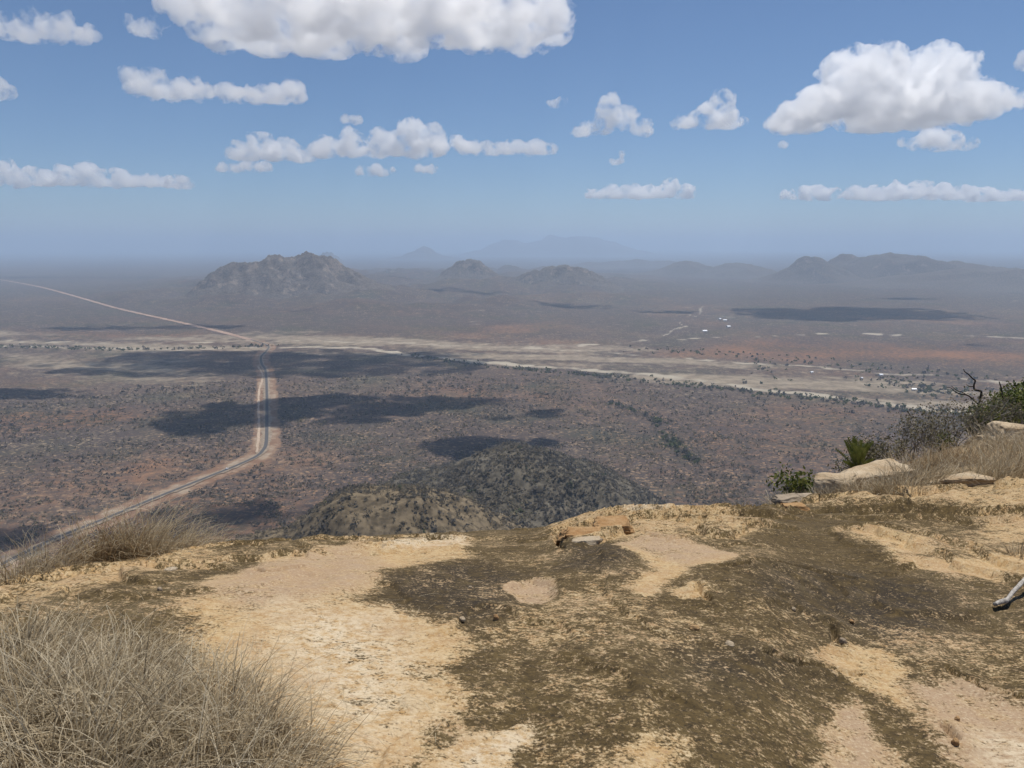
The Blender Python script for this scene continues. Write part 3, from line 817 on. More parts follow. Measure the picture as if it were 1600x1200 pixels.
for i, (px, py, h, sp, n, mt, lab) in enumerate([
        (20, 918, .24, .30, 500, None, 'low straw tussock at the left end of the brow'),
        (85, 903, .30, .28, 600, None, 'straw tussock on the left brow next to the low one'),
        (150, 890, .36, .20, 700, 'b', 'brown-based tussock on the left brow'),
        (190, 884, .36, .20, 700, 'b', 'darker brown tussock on the left brow'),
        (225, 878, .42, .26, 900, None, 'tallest straw tussock with arching stems on the left brow'),
        (270, 869, .36, .24, 800, None, 'straw tussock right of the tallest on the left brow'),
        (318, 863, .26, .22, 500, None, 'small straw tussock at the right end of the left brow row')]):
    cx, cy = rock_hit(px, py); k = 1.04
    tussock(px, py, h, sp, int(n * .5), lab, 430 + i, mat=M_BROWN if mt else None, group=G2, width=0.005, curl=1.1, lean=0.5, wind=(0.4, 0.0), at=(cx * k, cy * k))
# long bending stems of the tallest tussock
_r = np.random.default_rng(77)
cx, cy = rock_hit(215, 878)
V, Q, T = blades(_r, np.c_[_r.normal(0, .10, 16), _r.normal(0, .06, 16), np.zeros(16)], np.full(16, .35), _r.uniform(.55, .85, 16), np.full(16, .006), np.full(16, 1.35), seg=10, out_dir=_r.normal(0.1, .35, 16), tone=_r.uniform(.8, 1, 16))
me = mesh_np('arching_grass', V, Q); add_attr(me, 'tone', T)
o = obj('arching_grass', me, M_STRAW, label='long arching pale stems rising over the left brow', cat='grass', group=G2); o.location = (cx * 1.03, cy * 1.03, float(surf(cx * 1.03, cy * 1.03)[0]))

G3 = 'grass tussocks on the right shelf'
for i, (px, py, h, sp, n, mt, lab) in enumerate([
        (1225, 789, .30, .36, 700, None, 'small grey tussock at the tip of the rock brow right of centre'),
        (1150, 796, .16, .34, 500, 'b', 'low rusty grass on the brow right of the orange ledge'),
        (1300, 781, .34, .42, 800, None, 'grey tussock in front of the cream boulder, left one'),
        (1350, 779, .44, .50, 1100, None, 'grey tussock in front of the cream boulder, middle one'),
        (1400, 776, .55, .55, 1300, None, 'wide grey tussock at the right end of the cream boulder'),
        (1432, 762, .70, .60, 1300, None, 'tall pale tussock between the cream boulder and the right slab'),
        (1455, 733, .62, .80, 1500, 'b', 'brown tussock behind the right slab, left one'),
        (1500, 727, .66, .80, 1500, 'b', 'brown tussock behind the right slab, right one'),
        (1530, 752, .60, .70, 1300, None, 'pale tussock right of the right slab'),
        (1580, 742, .74, .80, 1500, None, 'pale tussock at the right edge below the orange rock'),
        (1560, 706, .80, .95, 1300, None, 'straw tussock farther up by the right edge'),
        (1620, 720, .80, .95, 1300, None, 'straw tussock cut by the right edge'),
        (1283, 744, .50, .36, 600, 'b', 'rusty grass clump left of the cream boulder'),
        (1592, 872, .22, .16, 260, None, 'little grey drooping tuft near the grey stick'),
        (1475, 752, .40, .55, 700, None, 'low pale tussock beside the right slab')]):
    tussock(px, py, h * .62, sp * .72, int(n * .42), lab, 460 + i, mat=M_BROWN if mt else None, group=G3, width=0.007 if px < 1590 else 0.006, curl=1.0, lean=0.55)

# ------------------------------------------------------------------ shrubs and dead wood on the right brow
GS = 'shrubs on the right brow'
SH = dict(group=GS)
for i, (px, py, h, st, dp, lab) in enumerate([
        (1385, 728, .95, 9, 3, 'grey twiggy shrub right of the spiky green plant'),
        (1420, 716, 1.15, 10, 3, 'dense grey twiggy shrub left of the dead tree, front one'),
        (1450, 706, 1.35, 10, 3, 'tall bare grey shrub left of the dead tree'),
        (1490, 695, 1.35, 10, 3, 'bare grey shrub at the foot of the dead tree'),
        (1535, 686, 1.35, 10, 3, 'bare grey shrub right of the dead tree'),
        (1580, 674, 1.25, 9, 3, 'bare grey shrub in front of the green bush'),
        (1365, 738, .75, 8, 3, 'small olive twiggy shrub behind the cream boulder'),
        (1330, 747, .60, 7, 2, 'low olive shrub under the spiky green plant')]):
    shrub(px, py, h * 0.95, lab, 500 + i, stems=st, depth=dp, leaves=True, leaf_mat=M_DRYLEAF, leaf_n=3, leaf_size=0.028, rad=0.013, spread=1.0, group=GS, tone=(0.15, 1.0))
for i, (px, py, h, lab) in enumerate([
        (1545, 682, .85, 'green leafy bush left of the dark evergreen mass'),
        (1580, 672, 1.15, 'dark green bush behind the bare grey shrubs'),
        (1612, 664, 1.45, 'tallest dark green bush cut by the right edge')]):
    shrub(px, py, h, lab, 520 + i, stems=10, depth=3, leaves=True, leaf_mat=M_LEAF, leaf_n=22, leaf_size=0.05, rad=0.014, spread=0.9, scatter=0.10, group='green bushes on the right brow')
shrub(1470, 704, .55, 'little yellow-green bush among the bare grey shrubs', 530, stems=6, depth=2, leaves=True, leaf_mat=M_LEAF, leaf_n=10, leaf_size=0.035, group='green bushes on the right brow', scatter=0.06)
shrub(1245, 768, .46, 'small yellow-green bush at the left end of the right shelf', 531, stems=9, depth=2, leaves=True, leaf_mat=M_LEAF, leaf_n=9, leaf_size=0.03, group='green bushes on the right brow', scatter=0.05)

def spiky_plant(px, py, h, label, seed):
    """a rosette of upright arching fronds with narrow leaflets"""
    rng = np.random.default_rng(seed)
    cx, cy = rock_hit(px, py)
    root = obj('cycad_plant', None, label=label, cat='plant'); root.location = (cx, cy, float(dome_z(np.array([cx]), np.array([cy]))[0]) - 0.03)
    st = Bag(); V, Q, T = tube([(0, 0, -0.05), (0, 0, h * .12), (0.01, 0, h * .22)], [.07, .075, .05], 7); st.add(V, Q, T, 0.3)
    obj('trunk', st.mesh('trunk'), M_BARK, parent=root)
    for k in range(26):
        a = rng.uniform(0, 2 * np.pi); th = abs(rng.normal(0.28, 0.25)); L = h * rng.uniform(0.75, 1.05)
        p = np.array([0, 0, h * .18]); path = [p.copy()]; seg = 9
        for s in range(seg):
            d = np.array([math.sin(th) * math.cos(a), math.sin(th) * math.sin(a), math.cos(th)]); p = p + d * L / seg; path.append(p.copy()); th += 0.055
        b = Bag(); path = np.array(path); V, Q, T = tube(path, np.linspace(.010, .003, seg + 1), 3); b.add(V, Q, None, 0.6)
        for s in range(2, seg + 1):
            for sg in (-1, 1):
                for e in (0, .5):
                    c = path[s] - (path[s] - path[s - 1]) * e
                    ln = h * 0.13 * math.sin(math.pi * (s - e) / (seg + 1.5)) + .02
                    side = np.array([-math.sin(a), math.cos(a), 0]) * sg
                    tip = c + side * ln * .8 + np.array([0, 0, ln * .65]); w = np.array([0, 0, .019])
                    b.add(np.array([c - w, tip, c + w]), None, [[0, 1, 2]], rng.uniform(.6, 1))
        obj('frond', b.mesh('frond', False), M_LEAF, parent=root)
spiky_plant(1340, 738, .60, 'spiky bright green plant with upright fronds behind the cream boulder', 541)

def dead_tree(name, label, paths, px, py, r, seed):
    """paths = list of [(px, py, thickness px)] traced as limbs standing at distance r"""
    rng = np.random.default_rng(seed)
    foot = at_range(px, py, r)
    root = obj(name, None, label=label, cat='dead tree'); root.location = tuple(foot)
    k = math.hypot(r, foot[2] - H) / FPX
    for j, pts in enumerate(paths):
        P = []; W = []
        dep = 0.0; slope = rng.uniform(-.35, .35)
        for i, (x, y, w) in enumerate(pts):
            q = at_range(x, y, r) - foot
            dirv = foot[:2] / np.linalg.norm(foot[:2])
            dep = slope * abs(y - pts[0][1]) * k + rng.normal(0, 1.0) * k
            P.append(np.array([q[0] + dirv[0] * dep, q[1] + dirv[1] * dep, q[2]])); W.append(w * k * .36)
        P = np.array(P); L = smooth_line(P, 4); t = np.linspace(0, len(W) - 1, len(L))
        V, Q, T = tube(L, np.interp(t, range(len(W)), W), 6)
        b = Bag(); b.add(V, Q, T, rng.uniform(0, 1)); obj('trunk' if j == 0 else 'branch', b.mesh('limb'), M_CHAR, parent=root)
dead_tree('dead_tree', 'crooked leafless dead tree rising above the grey shrubs',
          [[(1530, 690, 6), (1529, 655, 5), (1530, 632, 4.6), (1533, 618, 4.2), (1530, 615, 4), (1522, 613, 3.6), (1521, 606, 3.4), (1523, 600, 3.2), (1518, 596, 2.8), (1512, 590, 2.4), (1506, 586, 2), (1504, 582, 1.4)],
           [(1529, 632, 3.6), (1522, 626, 3), (1512, 618, 2.6), (1500, 616, 2.3), (1492, 612, 1.9), (1486, 607, 1.5), (1479, 605, 1)],
           [(1512, 618, 2), (1503, 613, 1.6), (1494, 610, 1.3), (1486, 603, 1)], [(1521, 604, 2), (1515, 604, 1.6), (1510, 601, 1)]], 1530, 692, 22.5, 551)
dead_tree('dead_snag', 'short thin dead snag right of the crooked dead tree', [[(1570, 690, 3.5), (1569, 640, 3), (1567, 615, 2.8), (1565, 602, 2.4), (1562, 592, 1.8)]], 1570, 692, 24.0, 552)
dead_tree('dead_snag', 'dark dead stub at the right edge above the green bush', [[(1602, 680, 5), (1600, 625, 5), (1599, 605, 4.5), (1601, 596, 3)]], 1602, 682, 26.0, 553)
for i, (px, py, hp, lab) in enumerate([(1263, 770, 26, 'short burnt stump beside the small yellow-green bush'), (1322, 778, 18, 'charred stub in front of the cream boulder, left one'), (1335, 776, 20, 'charred stub in front of the cream boulder, right one')]):
    x, y = rock_hit(px, py); rr = math.hypot(x, y); k = rr * 1.05 / FPX
    b = Bag(); V, Q, T = tube([(0, 0, -.05), (.01, 0, hp * k * .4), (-.005, 0.01, hp * k * .8), (.01, 0, hp * k)], np.array([5, 4.2, 3.6, 2]) * k * .5, 7); b.add(V, Q, T, .3)
    o = obj('stump', b.mesh('stump'), M_CHAR, label=lab, cat='stump', group='burnt stumps'); o.location = (x, y, float(surf(x, y)[0]))

# ------------------------------------------------------------------ boulders, stones, the stick
def mat_stone(name, c1, c2, sc=5.0):
    m = N(name); p = m.pos()
    n1 = m.noise(m.scale_vec(p, (1, 1, 3)), sc, 7, 0.66); n2 = m.noise(p, sc * 9, 5, 0.7)
    c = m.mix(m.step(n1, 0.3, 0.7), c1, c2); c = m.mix(m.math('MULTIPLY', m.step(n2, .55, .7), .5), c, tuple(v * .45 for v in c1))
    m.principled(c, 0.9, m.bump(m.math('ADD', n1, m.math('MULTIPLY', n2, .3)), 0.9, 0.05), spec=0.05)
    return m.mat
M_CREAM = mat_stone('cream_granite', (0.40, 0.29, 0.175), (0.56, 0.455, 0.315), 3.0)
M_GREYST = mat_stone('grey_granite', (0.26, 0.205, 0.145), (0.42, 0.34, 0.25), 4.0)
M_ORANGE = mat_stone('orange_granite', (0.38, 0.21, 0.09), (0.50, 0.33, 0.17), 8.0)
M_PALE = mat_stone('pale_stone', (0.52, 0.40, 0.26), (0.64, 0.53, 0.38), 14.0)

def boulder(px, py, w_px, h_px, label, seed, mat, name='boulder', depth=0.7, flat=0.6, sink=0.35, rot=0.0, group=None, cat='boulder', sub=4):
    rng = np.random.default_rng(seed)
    pts = rng.uniform(-1, 1, (26, 3)); pts = np.sign(pts) * np.abs(pts) ** 0.45; pts[:, 2] = np.clip(pts[:, 2] + .35 * pts[:, 0] * rng.uniform(-1, 1), -1, 1)
    pts *= (0.72 + .28 * rng.uniform(0, 1, (26, 1)))
    bm = bmesh.new()
    for q in pts: bm.verts.new(q)
    g = bmesh.ops.convex_hull(bm, input=bm.verts[:]); bmesh.ops.delete(bm, geom=[q for q in bm.verts if not q.link_faces], context='VERTS')
    bmesh.ops.bevel(bm, geom=bm.edges[:], offset=.07, segments=1, affect='EDGES'); bmesh.ops.triangulate(bm, faces=bm.faces[:])
    for _ in range(2 if sub < 4 else 3):
        bmesh.ops.subdivide_edges(bm, edges=[e for e in bm.edges if e.calc_length() > (.30 if sub < 4 else .12)], cuts=1, use_grid_fill=True); bmesh.ops.triangulate(bm, faces=bm.faces[:])
    bm.verts.index_update()
    if sub == 1:
        bm.free(); bm = bmesh.new(); bmesh.ops.create_icosphere(bm, subdivisions=3, radius=1.0); bm.verts.index_update()
    v = np.array([q.co[:] for q in bm.verts]); f = np.array([[a.index for a in p.verts] for p in bm.faces]); bm.free()
    x, y = rock_hit(px, py); rr = math.hypot(x, y); z = float(surf(x, y)[0])
    k = math.hypot(rr, z - H) / FPX
    s = seed * 1.37
    # squared-off block with bedding steps
    n = fbm(v[:, 0] * 1.6 + s, v[:, 1] * 1.6, v[:, 2] * 1.6, 4, seed)
    t = v[:, 2] * 3 + 1.2 * fbm(v[:, 0] * 2 + s, v[:, 1] * 2, None, 3, seed + 3); st = np.floor(t) + smooth(0.55, 0.9, t - np.floor(t)) - t
    v = v * (1 + (0.34 if sub == 1 else 0.10) * n + 0.06 * fbm(v[:, 0] * 7, v[:, 1] * 7 + s, v[:, 2] * 7, 3, seed + 5))[:, None]
    v[:, :2] *= (1 + 0.14 * st)[:, None]
    v[:, :2] *= (1 + .28 * np.clip(-v[:, 2], 0, 1))[:, None]
    w = w_px * k * .5; h = h_px * k / (2 - sink * 1.2)
    v = v * np.array([w, w * depth, h])
    c, q = math.cos(rot), math.sin(rot)
    vx = v[:, 0] * c - v[:, 1] * q; vy = v[:, 0] * q + v[:, 1] * c
    me = mesh_np(name, np.stack([vx, vy, v[:, 2]], 1), tris=f)
    o = obj(name, me, mat, label=label, cat=cat, group=group); o.location = (x, y, z + h * (1 - sink))
    return o
GB_ = 'boulders on the right shelf'
boulder(1350, 768, 150, 40, 'long cream layered boulder behind the grey tussocks', 601, M_CREAM, depth=.5, rot=0.22, group=GB_)
boulder(1300, 778, 70, 36, 'cream boulder wedge at the left end of the long one', 602, M_CREAM, depth=.8, rot=-.3, group=GB_)
boulder(1415, 734, 26, 10, 'small dark-sided stone on top of the long cream boulder', 603, M_CREAM, group=GB_, sub=3, sink=.2)
boulder(1498, 758, 85, 15, 'low cream slab between the tussocks', 604, M_CREAM, depth=.6, rot=0.15, group=GB_)
boulder(1262, 787, 38, 14, 'grey angular stone beside the small green bush', 605, M_GREYST, depth=.7, rot=.4, group=GB_, sub=3)
boulder(1232, 792, 50, 8, 'flat grey stone at the tip of the shelf', 606, M_GREYST, depth=.6, rot=.2, group=GB_, sub=3)
boulder(1585, 690, 70, 26, 'orange-tan rock hump at the right edge', 607, M_CREAM, depth=.8, group=GB_)
boulder(1240, 800, 46, 8, 'orange stone block on the brow below the grey stones', 609, M_ORANGE, depth=.5, group=GB_, sub=3)
boulder(955, 834, 70, 10, 'overhanging orange slab on the centre brow', 611, M_ORANGE, depth=.7, rot=.1, group='loose slabs on the dome', sink=.68)
boulder(915, 843, 86, 8, 'flat tan slab left of the overhanging one', 612, M_ORANGE, depth=.6, rot=-.1, group='loose slabs on the dome', sink=.72)
boulder(915, 851, 60, 7, 'cream chip of bare stone below the flat tan slab', 613, M_PALE, depth=.6, group='loose slabs on the dome', sink=.75, sub=3)
GP = 'small stones lying on the dome'
for i, (px, py, w, h, mt, lab) in enumerate([
        (350, 879, 12, 4, M_PALE, 'small white stone on the left of the dome'), (266, 894, 22, 4, M_PALE, 'flat yellowish chip at far left of the dome'), (775, 970, 13, 10, M_ORANGE, 'small orange stone in the dark lichen'),
        (722, 974, 14, 8, M_PALE, 'pale chip left of the small orange stone'), (1316, 1012, 12, 9, M_GREYST, 'grey pebble at the end of a short crack'),
        (1495, 1131, 10, 8, M_ORANGE, 'orange pebble on the pinkish stone, upper one'), (1492, 1172, 14, 9, M_ORANGE, 'orange pebble on the pinkish stone, lower one'), (1140, 1009, 20, 5, M_PALE, 'pale oblong chip in the lichen'),
        (250, 925, 9, 6, M_GREYST, 'dark pebble on the olive patch at left'), (1085, 980, 18, 8, M_ORANGE, 'tan chip right of the centre'), (735, 918, 8, 5, M_PALE, 'tiny pale chip in the darkest lichen'),
        (1240, 955, 9, 5, M_PALE, 'tiny yellow chip in the right lichen'), (1330, 978, 9, 5, M_ORANGE, 'tiny orange chip near the dark crack')]):
    boulder(px, py, w * .8, h * .75, lab, 640 + i, mt, name='stone', cat='stone', group=GP, sub=1, depth=.8, sink=.45, rot=i * .7)

def stick():
    pts = [(1553, 949), (1562, 947), (1572, 945), (1580, 936), (1590, 927), (1602, 917), (1616, 907), (1636, 893)]
    P = []
    for (px, py) in pts:
        x, y = rock_hit(px, py + 7); P.append([x, y, float(surf(x, y)[0]) + 0.024])
    P = smooth_line(np.array(P), 5); P[:, 2] = np.linspace(P[0, 2] + .005, max(P[-1, 2], P[0, 2]) + .03, len(P))
    rng = np.random.default_rng(3); rad = np.interp(np.linspace(0, 1, len(P)), [0, .1, .22, .3, 1], [.011, .0135, .016, .0115, .0135]) * (1 + rng.normal(0, .05, len(P)))
    foot = P[0].copy(); P = P - foot
    V, Q, T = tube(P, rad, 9)
    b = Bag(); b.add(V, Q, T, 0.85)
    m = N('weathered_wood'); p = m.pos(); n1 = m.noise(p, 60, 6, .7)
    m.principled(m.mix(m.step(n1, .35, .65), (0.26, 0.235, 0.20), (0.56, 0.52, 0.46)), .85, m.bump(n1, .7, .01), spec=.15)
    o = obj('stick', b.mesh('stick'), m.mat, label='weathered grey stick lying on the dark rock', cat='stick'); o.location = tuple(foot)
stick()

# a thin scatter of fallen straw round the near clump
_r = np.random.default_rng(91); pts = []
for i in range(900):
    px = _r.normal(380, 170); py = _r.uniform(930, 1200)
    if 0 < px < 800: pts.append(rock_hit(px, py))
pts = np.array(pts); zz = surf(pts[:, 0], pts[:, 1]) + .004
V, Q, T = blades(_r, np.c_[pts, zz], _r.normal(1.52, .08, len(pts)), _r.uniform(.03, .16, len(pts)), np.full(len(pts), .0016), _r.normal(.1, .1, len(pts)), seg=3)
me = mesh_np('straw_litter', V, Q); add_attr(me, 'tone', T); obj('straw_litter', me, M_STRAW, kind='stuff', label='thin fallen straws scattered over the bare tan stone')

# ------------------------------------------------------------------ scrub on the near hills and the plain
def bush_proto(seed, n=46):
    rng = np.random.default_rng(seed); b = Bag()
    V, Q, T = tube([(0, 0, -.15), (0.03, 0, .25), (0, .04, .5)], [.05, .04, .02], 4); b.add(V, Q, None, .25)
    lobes = rng.normal(0, .26, (5, 3)); lobes[:, 2] = rng.uniform(.35, .75, 5)
    for i in range(n):
        c = lobes[rng.integers(5)] + rng.normal(0, .17, 3); c[2] = max(c[2], .06)
        a = rng.normal(0, 1, 3); a /= np.linalg.norm(a); d = np.cross(a, rng.normal(0, 1, 3)); d /= np.linalg.norm(d)
        s = rng.uniform(.09, .2)
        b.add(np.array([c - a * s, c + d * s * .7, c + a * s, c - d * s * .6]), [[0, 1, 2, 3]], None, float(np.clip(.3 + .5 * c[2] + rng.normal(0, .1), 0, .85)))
    return b
def grid_sampler(G):
    X, Y, Z = G; n = X.shape[0]
    x0, x1, y0, y1 = X[0, 0], X[0, -1], Y[0, 0], Y[-1, 0]
    def f(x, y):
        u = np.clip((x - x0) / (x1 - x0) * (n - 1), 0, n - 1.001); w = np.clip((y - y0) / (y1 - y0) * (n - 1), 0, n - 1.001)
        i = w.astype(int); j = u.astype(int); a = u - j; b = w - i
        return (Z[i, j] * (1 - a) + Z[i, j + 1] * a) * (1 - b) + (Z[i + 1, j] * (1 - a) + Z[i + 1, j + 1] * a) * b
    return f, (min(x0, x1), max(x0, x1), min(y0, y1), max(y0, y1))
fA, boxA = grid_sampler(GA); fB, boxB = grid_sampler(GB)
def ground_h(x, y):
    z = np.zeros_like(x)
    for f, (a, b, c, d) in ((fA, boxA), (fB, boxB)):
        m = (x > a) & (x < b) & (y > c) & (y < d)
        z[m] = np.maximum(z[m], f(x[m], y[m]))
    return z
def project(x, y, z):
    cp, sp = math.cos(PITCH), math.sin(PITCH)
    dep = y * cp - (z - H) * sp; up = y * sp + (z - H) * cp
    return 800 + FPX * x / dep, 600 - FPX * up / dep

_protos = []
for k in range(6):
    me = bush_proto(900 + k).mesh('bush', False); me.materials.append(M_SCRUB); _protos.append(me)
_r = np.random.default_rng(17)
x = _r.uniform(boxA[0], boxA[1], 16000); y = _r.uniform(boxA[2], boxA[3], 16000); z = fA(x, y)
px, py = project(x, y, z)
brow = np.interp(px, [e[0] for e in EDGE], [e[1] for e in EDGE])
ok = (z > 45) & (px > 250) & (px < 1000) & (py < brow + 4)
# facing the eye: on this side of the crest
zc = fA(x + 3 * x / np.hypot(x, y), y + 3 * y / np.hypot(x, y))
x, y, z, px, py = x[ok], y[ok], z[ok], px[ok], py[ok]
_taken = []
order = np.argsort(np.hypot(x, y))
for i in order:
    if len(_taken) >= 300: break
    if all((x[i] - a) ** 2 + (y[i] - b) ** 2 > 6.5 ** 2 for a, b in _taken[-120:]):
        _taken.append((x[i], y[i]))
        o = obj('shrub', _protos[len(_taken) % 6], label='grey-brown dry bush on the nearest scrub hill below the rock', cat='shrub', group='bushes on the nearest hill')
        s = float(np.clip(_r.lognormal(.95, .38), 1.3, 5.5))
        o.location = (x[i], y[i], z[i] - .15); o.scale = (s, s, s * _r.uniform(.7, 1.05)); o.rotation_euler = (0, 0, _r.uniform(0, 6.28))

def scatter(name, label, pts, size, tone, seed, per=7, squash=.8):
    """many small bushes as one mass: each a handful of leaf faces in a low dome"""
    rng = np.random.default_rng(seed); n = len(pts)
    c = rng.normal(0, .33, (n, per, 3)); c[..., 2] = np.abs(c[..., 2]) * squash + .18
    a = rng.normal(0, 1, (n, per, 3)); a /= np.linalg.norm(a, axis=2)[..., None]
    d = np.cross(a, rng.normal(0, 1, (n, per, 3))); d /= np.linalg.norm(d, axis=2)[..., None] + 1e-9
    s = rng.uniform(.25, .48, (n, per, 1))
    quad = np.stack([c - a * s, c + d * s * .8, c + a * s, c - d * s * .8], 2)      # n, per, 4, 3
    V = quad * size[:, None, None, None] + pts[:, None, None, :]
    T = np.clip(np.repeat(tone[:, None] + rng.normal(0, .06, (n, per)), 4, axis=1), 0, 1)
    me = mesh_np(name, V.reshape(-1, 3), np.arange(n * per * 4).reshape(-1, 4), smooth_shade=False)
    add_attr(me, 'tone', T)
    return obj(name, me, M_SCRUB, kind='stuff', label=label)

# near hills
P = []
for (f, bx, nn) in ((fA, boxA, 19000), (fB, boxB, 30000)):
    x = _r.uniform(bx[0], bx[1], nn); y = _r.uniform(bx[2], bx[3], nn); z = f(x, y)
    g2 = ground_h(x, y)
    px, py = project(x, y, z)
    brow = np.interp(px, [e[0] for e in EDGE], [e[1] for e in EDGE])
    ok = (z > 2) & (z >= g2 - .01) & (py < brow + 25) & (px > -50) & (px < 1650)
    ok &= (fbm(x / 32, y / 32, octaves=4, seed=937) + _r.normal(0, .30, nn) > -.12)
    P.append(np.stack([x, y, z - .1], 1)[ok])
P = np.concatenate(P); nn = len(P)
tone = np.clip(.42 + .35 * fbm(P[:, 0] / 45, P[:, 1] / 45, octaves=3, seed=931) + _r.normal(0, .14, nn), .02, .85)
tone[_r.uniform(0, 1, nn) < .02] = 1.0
scatter('hill_scrub', 'dry scrub covering the two near hills', P, np.clip(_r.lognormal(.70, .42, nn), .8, 5.5), tone, 41, per=8)

# the plain, as far as single bushes can be made out
q = _r.uniform(1 / 1900.0, 1 / 640.0, 100000); rr = 1 / q; az = _r.uniform(R(-37), R(37), len(rr))
x = rr * np.sin(az); y = rr * np.cos(az)
dr = line_dist(x, y, ROAD[::4]); cover = fbm(x / 34, y / 34, octaves=4, seed=941) + .35 * fbm(x / 240, y / 240, octaves=2, seed=942)
SAND_XY = [g_xy(*p) for p in [(-250, 550), (0, 556), (420, 556), (640, 560), (800, 582), (1000, 600), (1200, 624), (1420, 648), (1750, 668), (1750, 410), (-250, 410)]]
ok = (dr > 24) & (cover + _r.normal(0, .22, len(rr)) > -.02) & (poly_sdf(x, y, SAND_XY) < 0) & (rr < 1900) & (ground_h(x, y) < .5)
px, py = project(x, y, 0 * x); brow = np.interp(px, [e[0] for e in EDGE], [e[1] for e in EDGE]); ok &= (py < brow + 15)
P = np.stack([x, y, fbm(x / 60, y / 60, octaves=3, seed=8) * .7 - .2], 1)[ok]; nn = len(P)
tone = np.clip(.46 + .30 * fbm(P[:, 0] / 80, P[:, 1] / 80, octaves=3, seed=951) + _r.normal(0, .16, nn), 0, .8)
scatter('plain_scrub', 'grey leafless scrub spread over the plain', P, np.clip(_r.lognormal(.72, .42, nn), .8, 6.5) * np.clip(np.hypot(P[:, 0], P[:, 1]) / 1300, .9, 1.5), tone, 42, per=6)

# dark trees along the sandy river
P = []
for pts, n, w in (([(960, 590), (1060, 601), (1150, 610), (1260, 622), (1340, 630), (1420, 640), (1500, 646)], 250, 20), ([(640, 556), (760, 572), (900, 584), (960, 590)], 160, 14), ([(0, 541), (200, 546), (420, 541)], 160, 20),
                  ([(1180, 560), (1210, 582), (1190, 600)], 24, 40), ([(1380, 590), (1440, 610), (1500, 612)], 120, 40), ([(1000, 545), (1200, 560), (1400, 580), (1600, 600)], 110, 50), ([(955, 630), (1020, 655), (1050, 690), (1085, 722)], 110, 7)):
    L = smooth_line([g_xy(*p) for p in pts], 30); i = _r.integers(0, len(L), n)
    P.append(L[i] + _r.normal(0, w, (n, 2)))
P = np.concatenate(P); P = np.c_[P, np.full(len(P), -.2)]
scatter('riverside_trees', 'line of dark green trees along the sandy river bed', P, _r.uniform(4, 8, len(P)), np.where(_r.uniform(0, 1, len(P)) < .6, 1.0, .2), 43, per=9, squash=.9)

# ------------------------------------------------------------------ far homesteads and a vehicle
M_WALL = mat_plain('limewash', (0.55, 0.52, 0.46), (0.66, 0.63, 0.57), .5)
M_TIN = mat_plain('bright_tin_roof', (0.72, 0.73, 0.75), (0.85, 0.85, 0.86), .4, rough=.45, spec=.5)
def house(px, py, L, Wd, hgt, rot, label):
    p = at_height(px, py, 0.0)
    root = obj('house', None, label=label, cat='house', group='small houses on the plain'); root.location = (p[0], p[1], 0.0); root.rotation_euler = (0, 0, rot)
    g_ = float(fbm(p[0:1] / 900, p[1:2] / 900, octaves=4, seed=3)[0]) * 7 * float(smooth(1500, 4000, math.hypot(p[0], p[1])))
    root.location.z = g_ + float(fbm(p[0:1] / 60, p[1:2] / 60, octaves=3, seed=8)[0]) * .7
    l, w = L / 2, Wd / 2
    v = [(-l, -w, -1), (l, -w, -1), (l, w, -1), (-l, w, -1), (-l, -w, hgt), (l, -w, hgt), (l, w, hgt), (-l, w, hgt), (-l, 0, hgt + Wd * .28), (l, 0, hgt + Wd * .28)]
    me = mesh_np('wall', np.array(v), [(0, 1, 5, 4), (1, 2, 6, 5), (2, 3, 7, 6), (3, 0, 4, 7)], [(5, 6, 9), (7, 4, 8)], False); obj('wall', me, M_WALL, parent=root)
    e, t, o = .5, .12, .06
    for s in (-1, 1):
        a = np.array([(-l - e, s * (w + e), hgt - e * .56 + o), (l + e, s * (w + e), hgt - e * .56 + o), (l + e, 0, hgt + Wd * .28 + o), (-l - e, 0, hgt + Wd * .28 + o)])
        bx = np.concatenate([a, a + [0, 0, t]])
        me = mesh_np('roof', bx, [(0, 1, 2, 3), (4, 5, 6, 7), (0, 1, 5, 4), (1, 2, 6, 5), (2, 3, 7, 6), (3, 0, 4, 7)], None, False); obj('roof', me, M_TIN, parent=root)
    d = np.array([(-.5, -w - .03, -1), (.5, -w - .03, -1), (.5, -w - .03, 2), (-.5, -w - .03, 2)]); me = mesh_np('door', d, [(0, 1, 2, 3)], None, False); obj('door', me, M_ASPHALT, parent=root)
for a in ((1376, 587, 9, 7, 3, .3, 'bright tin-roofed house above the dark trees right of the river'), (1428, 610, 9, 6, 3, -.2, 'bright tin-roofed house nearest the dead tree'), (1346, 592, 7, 5, 2.6, .8, 'small pale house left of the bright tin-roofed ones'),
          (1101, 518, 16, 10, 4, .2, 'white house nearest in the far hamlet'), (1124, 499, 17, 11, 4, 1.0, 'house at the upper left of the far hamlet'), (1138, 511, 16, 10, 4, .5, 'house at the right of the far hamlet'), (1133, 501, 14, 10, 4, -.4, 'house in the middle of the far hamlet'), (1268, 583, 7, 5, 2.6, .4, 'tiny pale hut alone in the sandy flats')):
    house(*a)

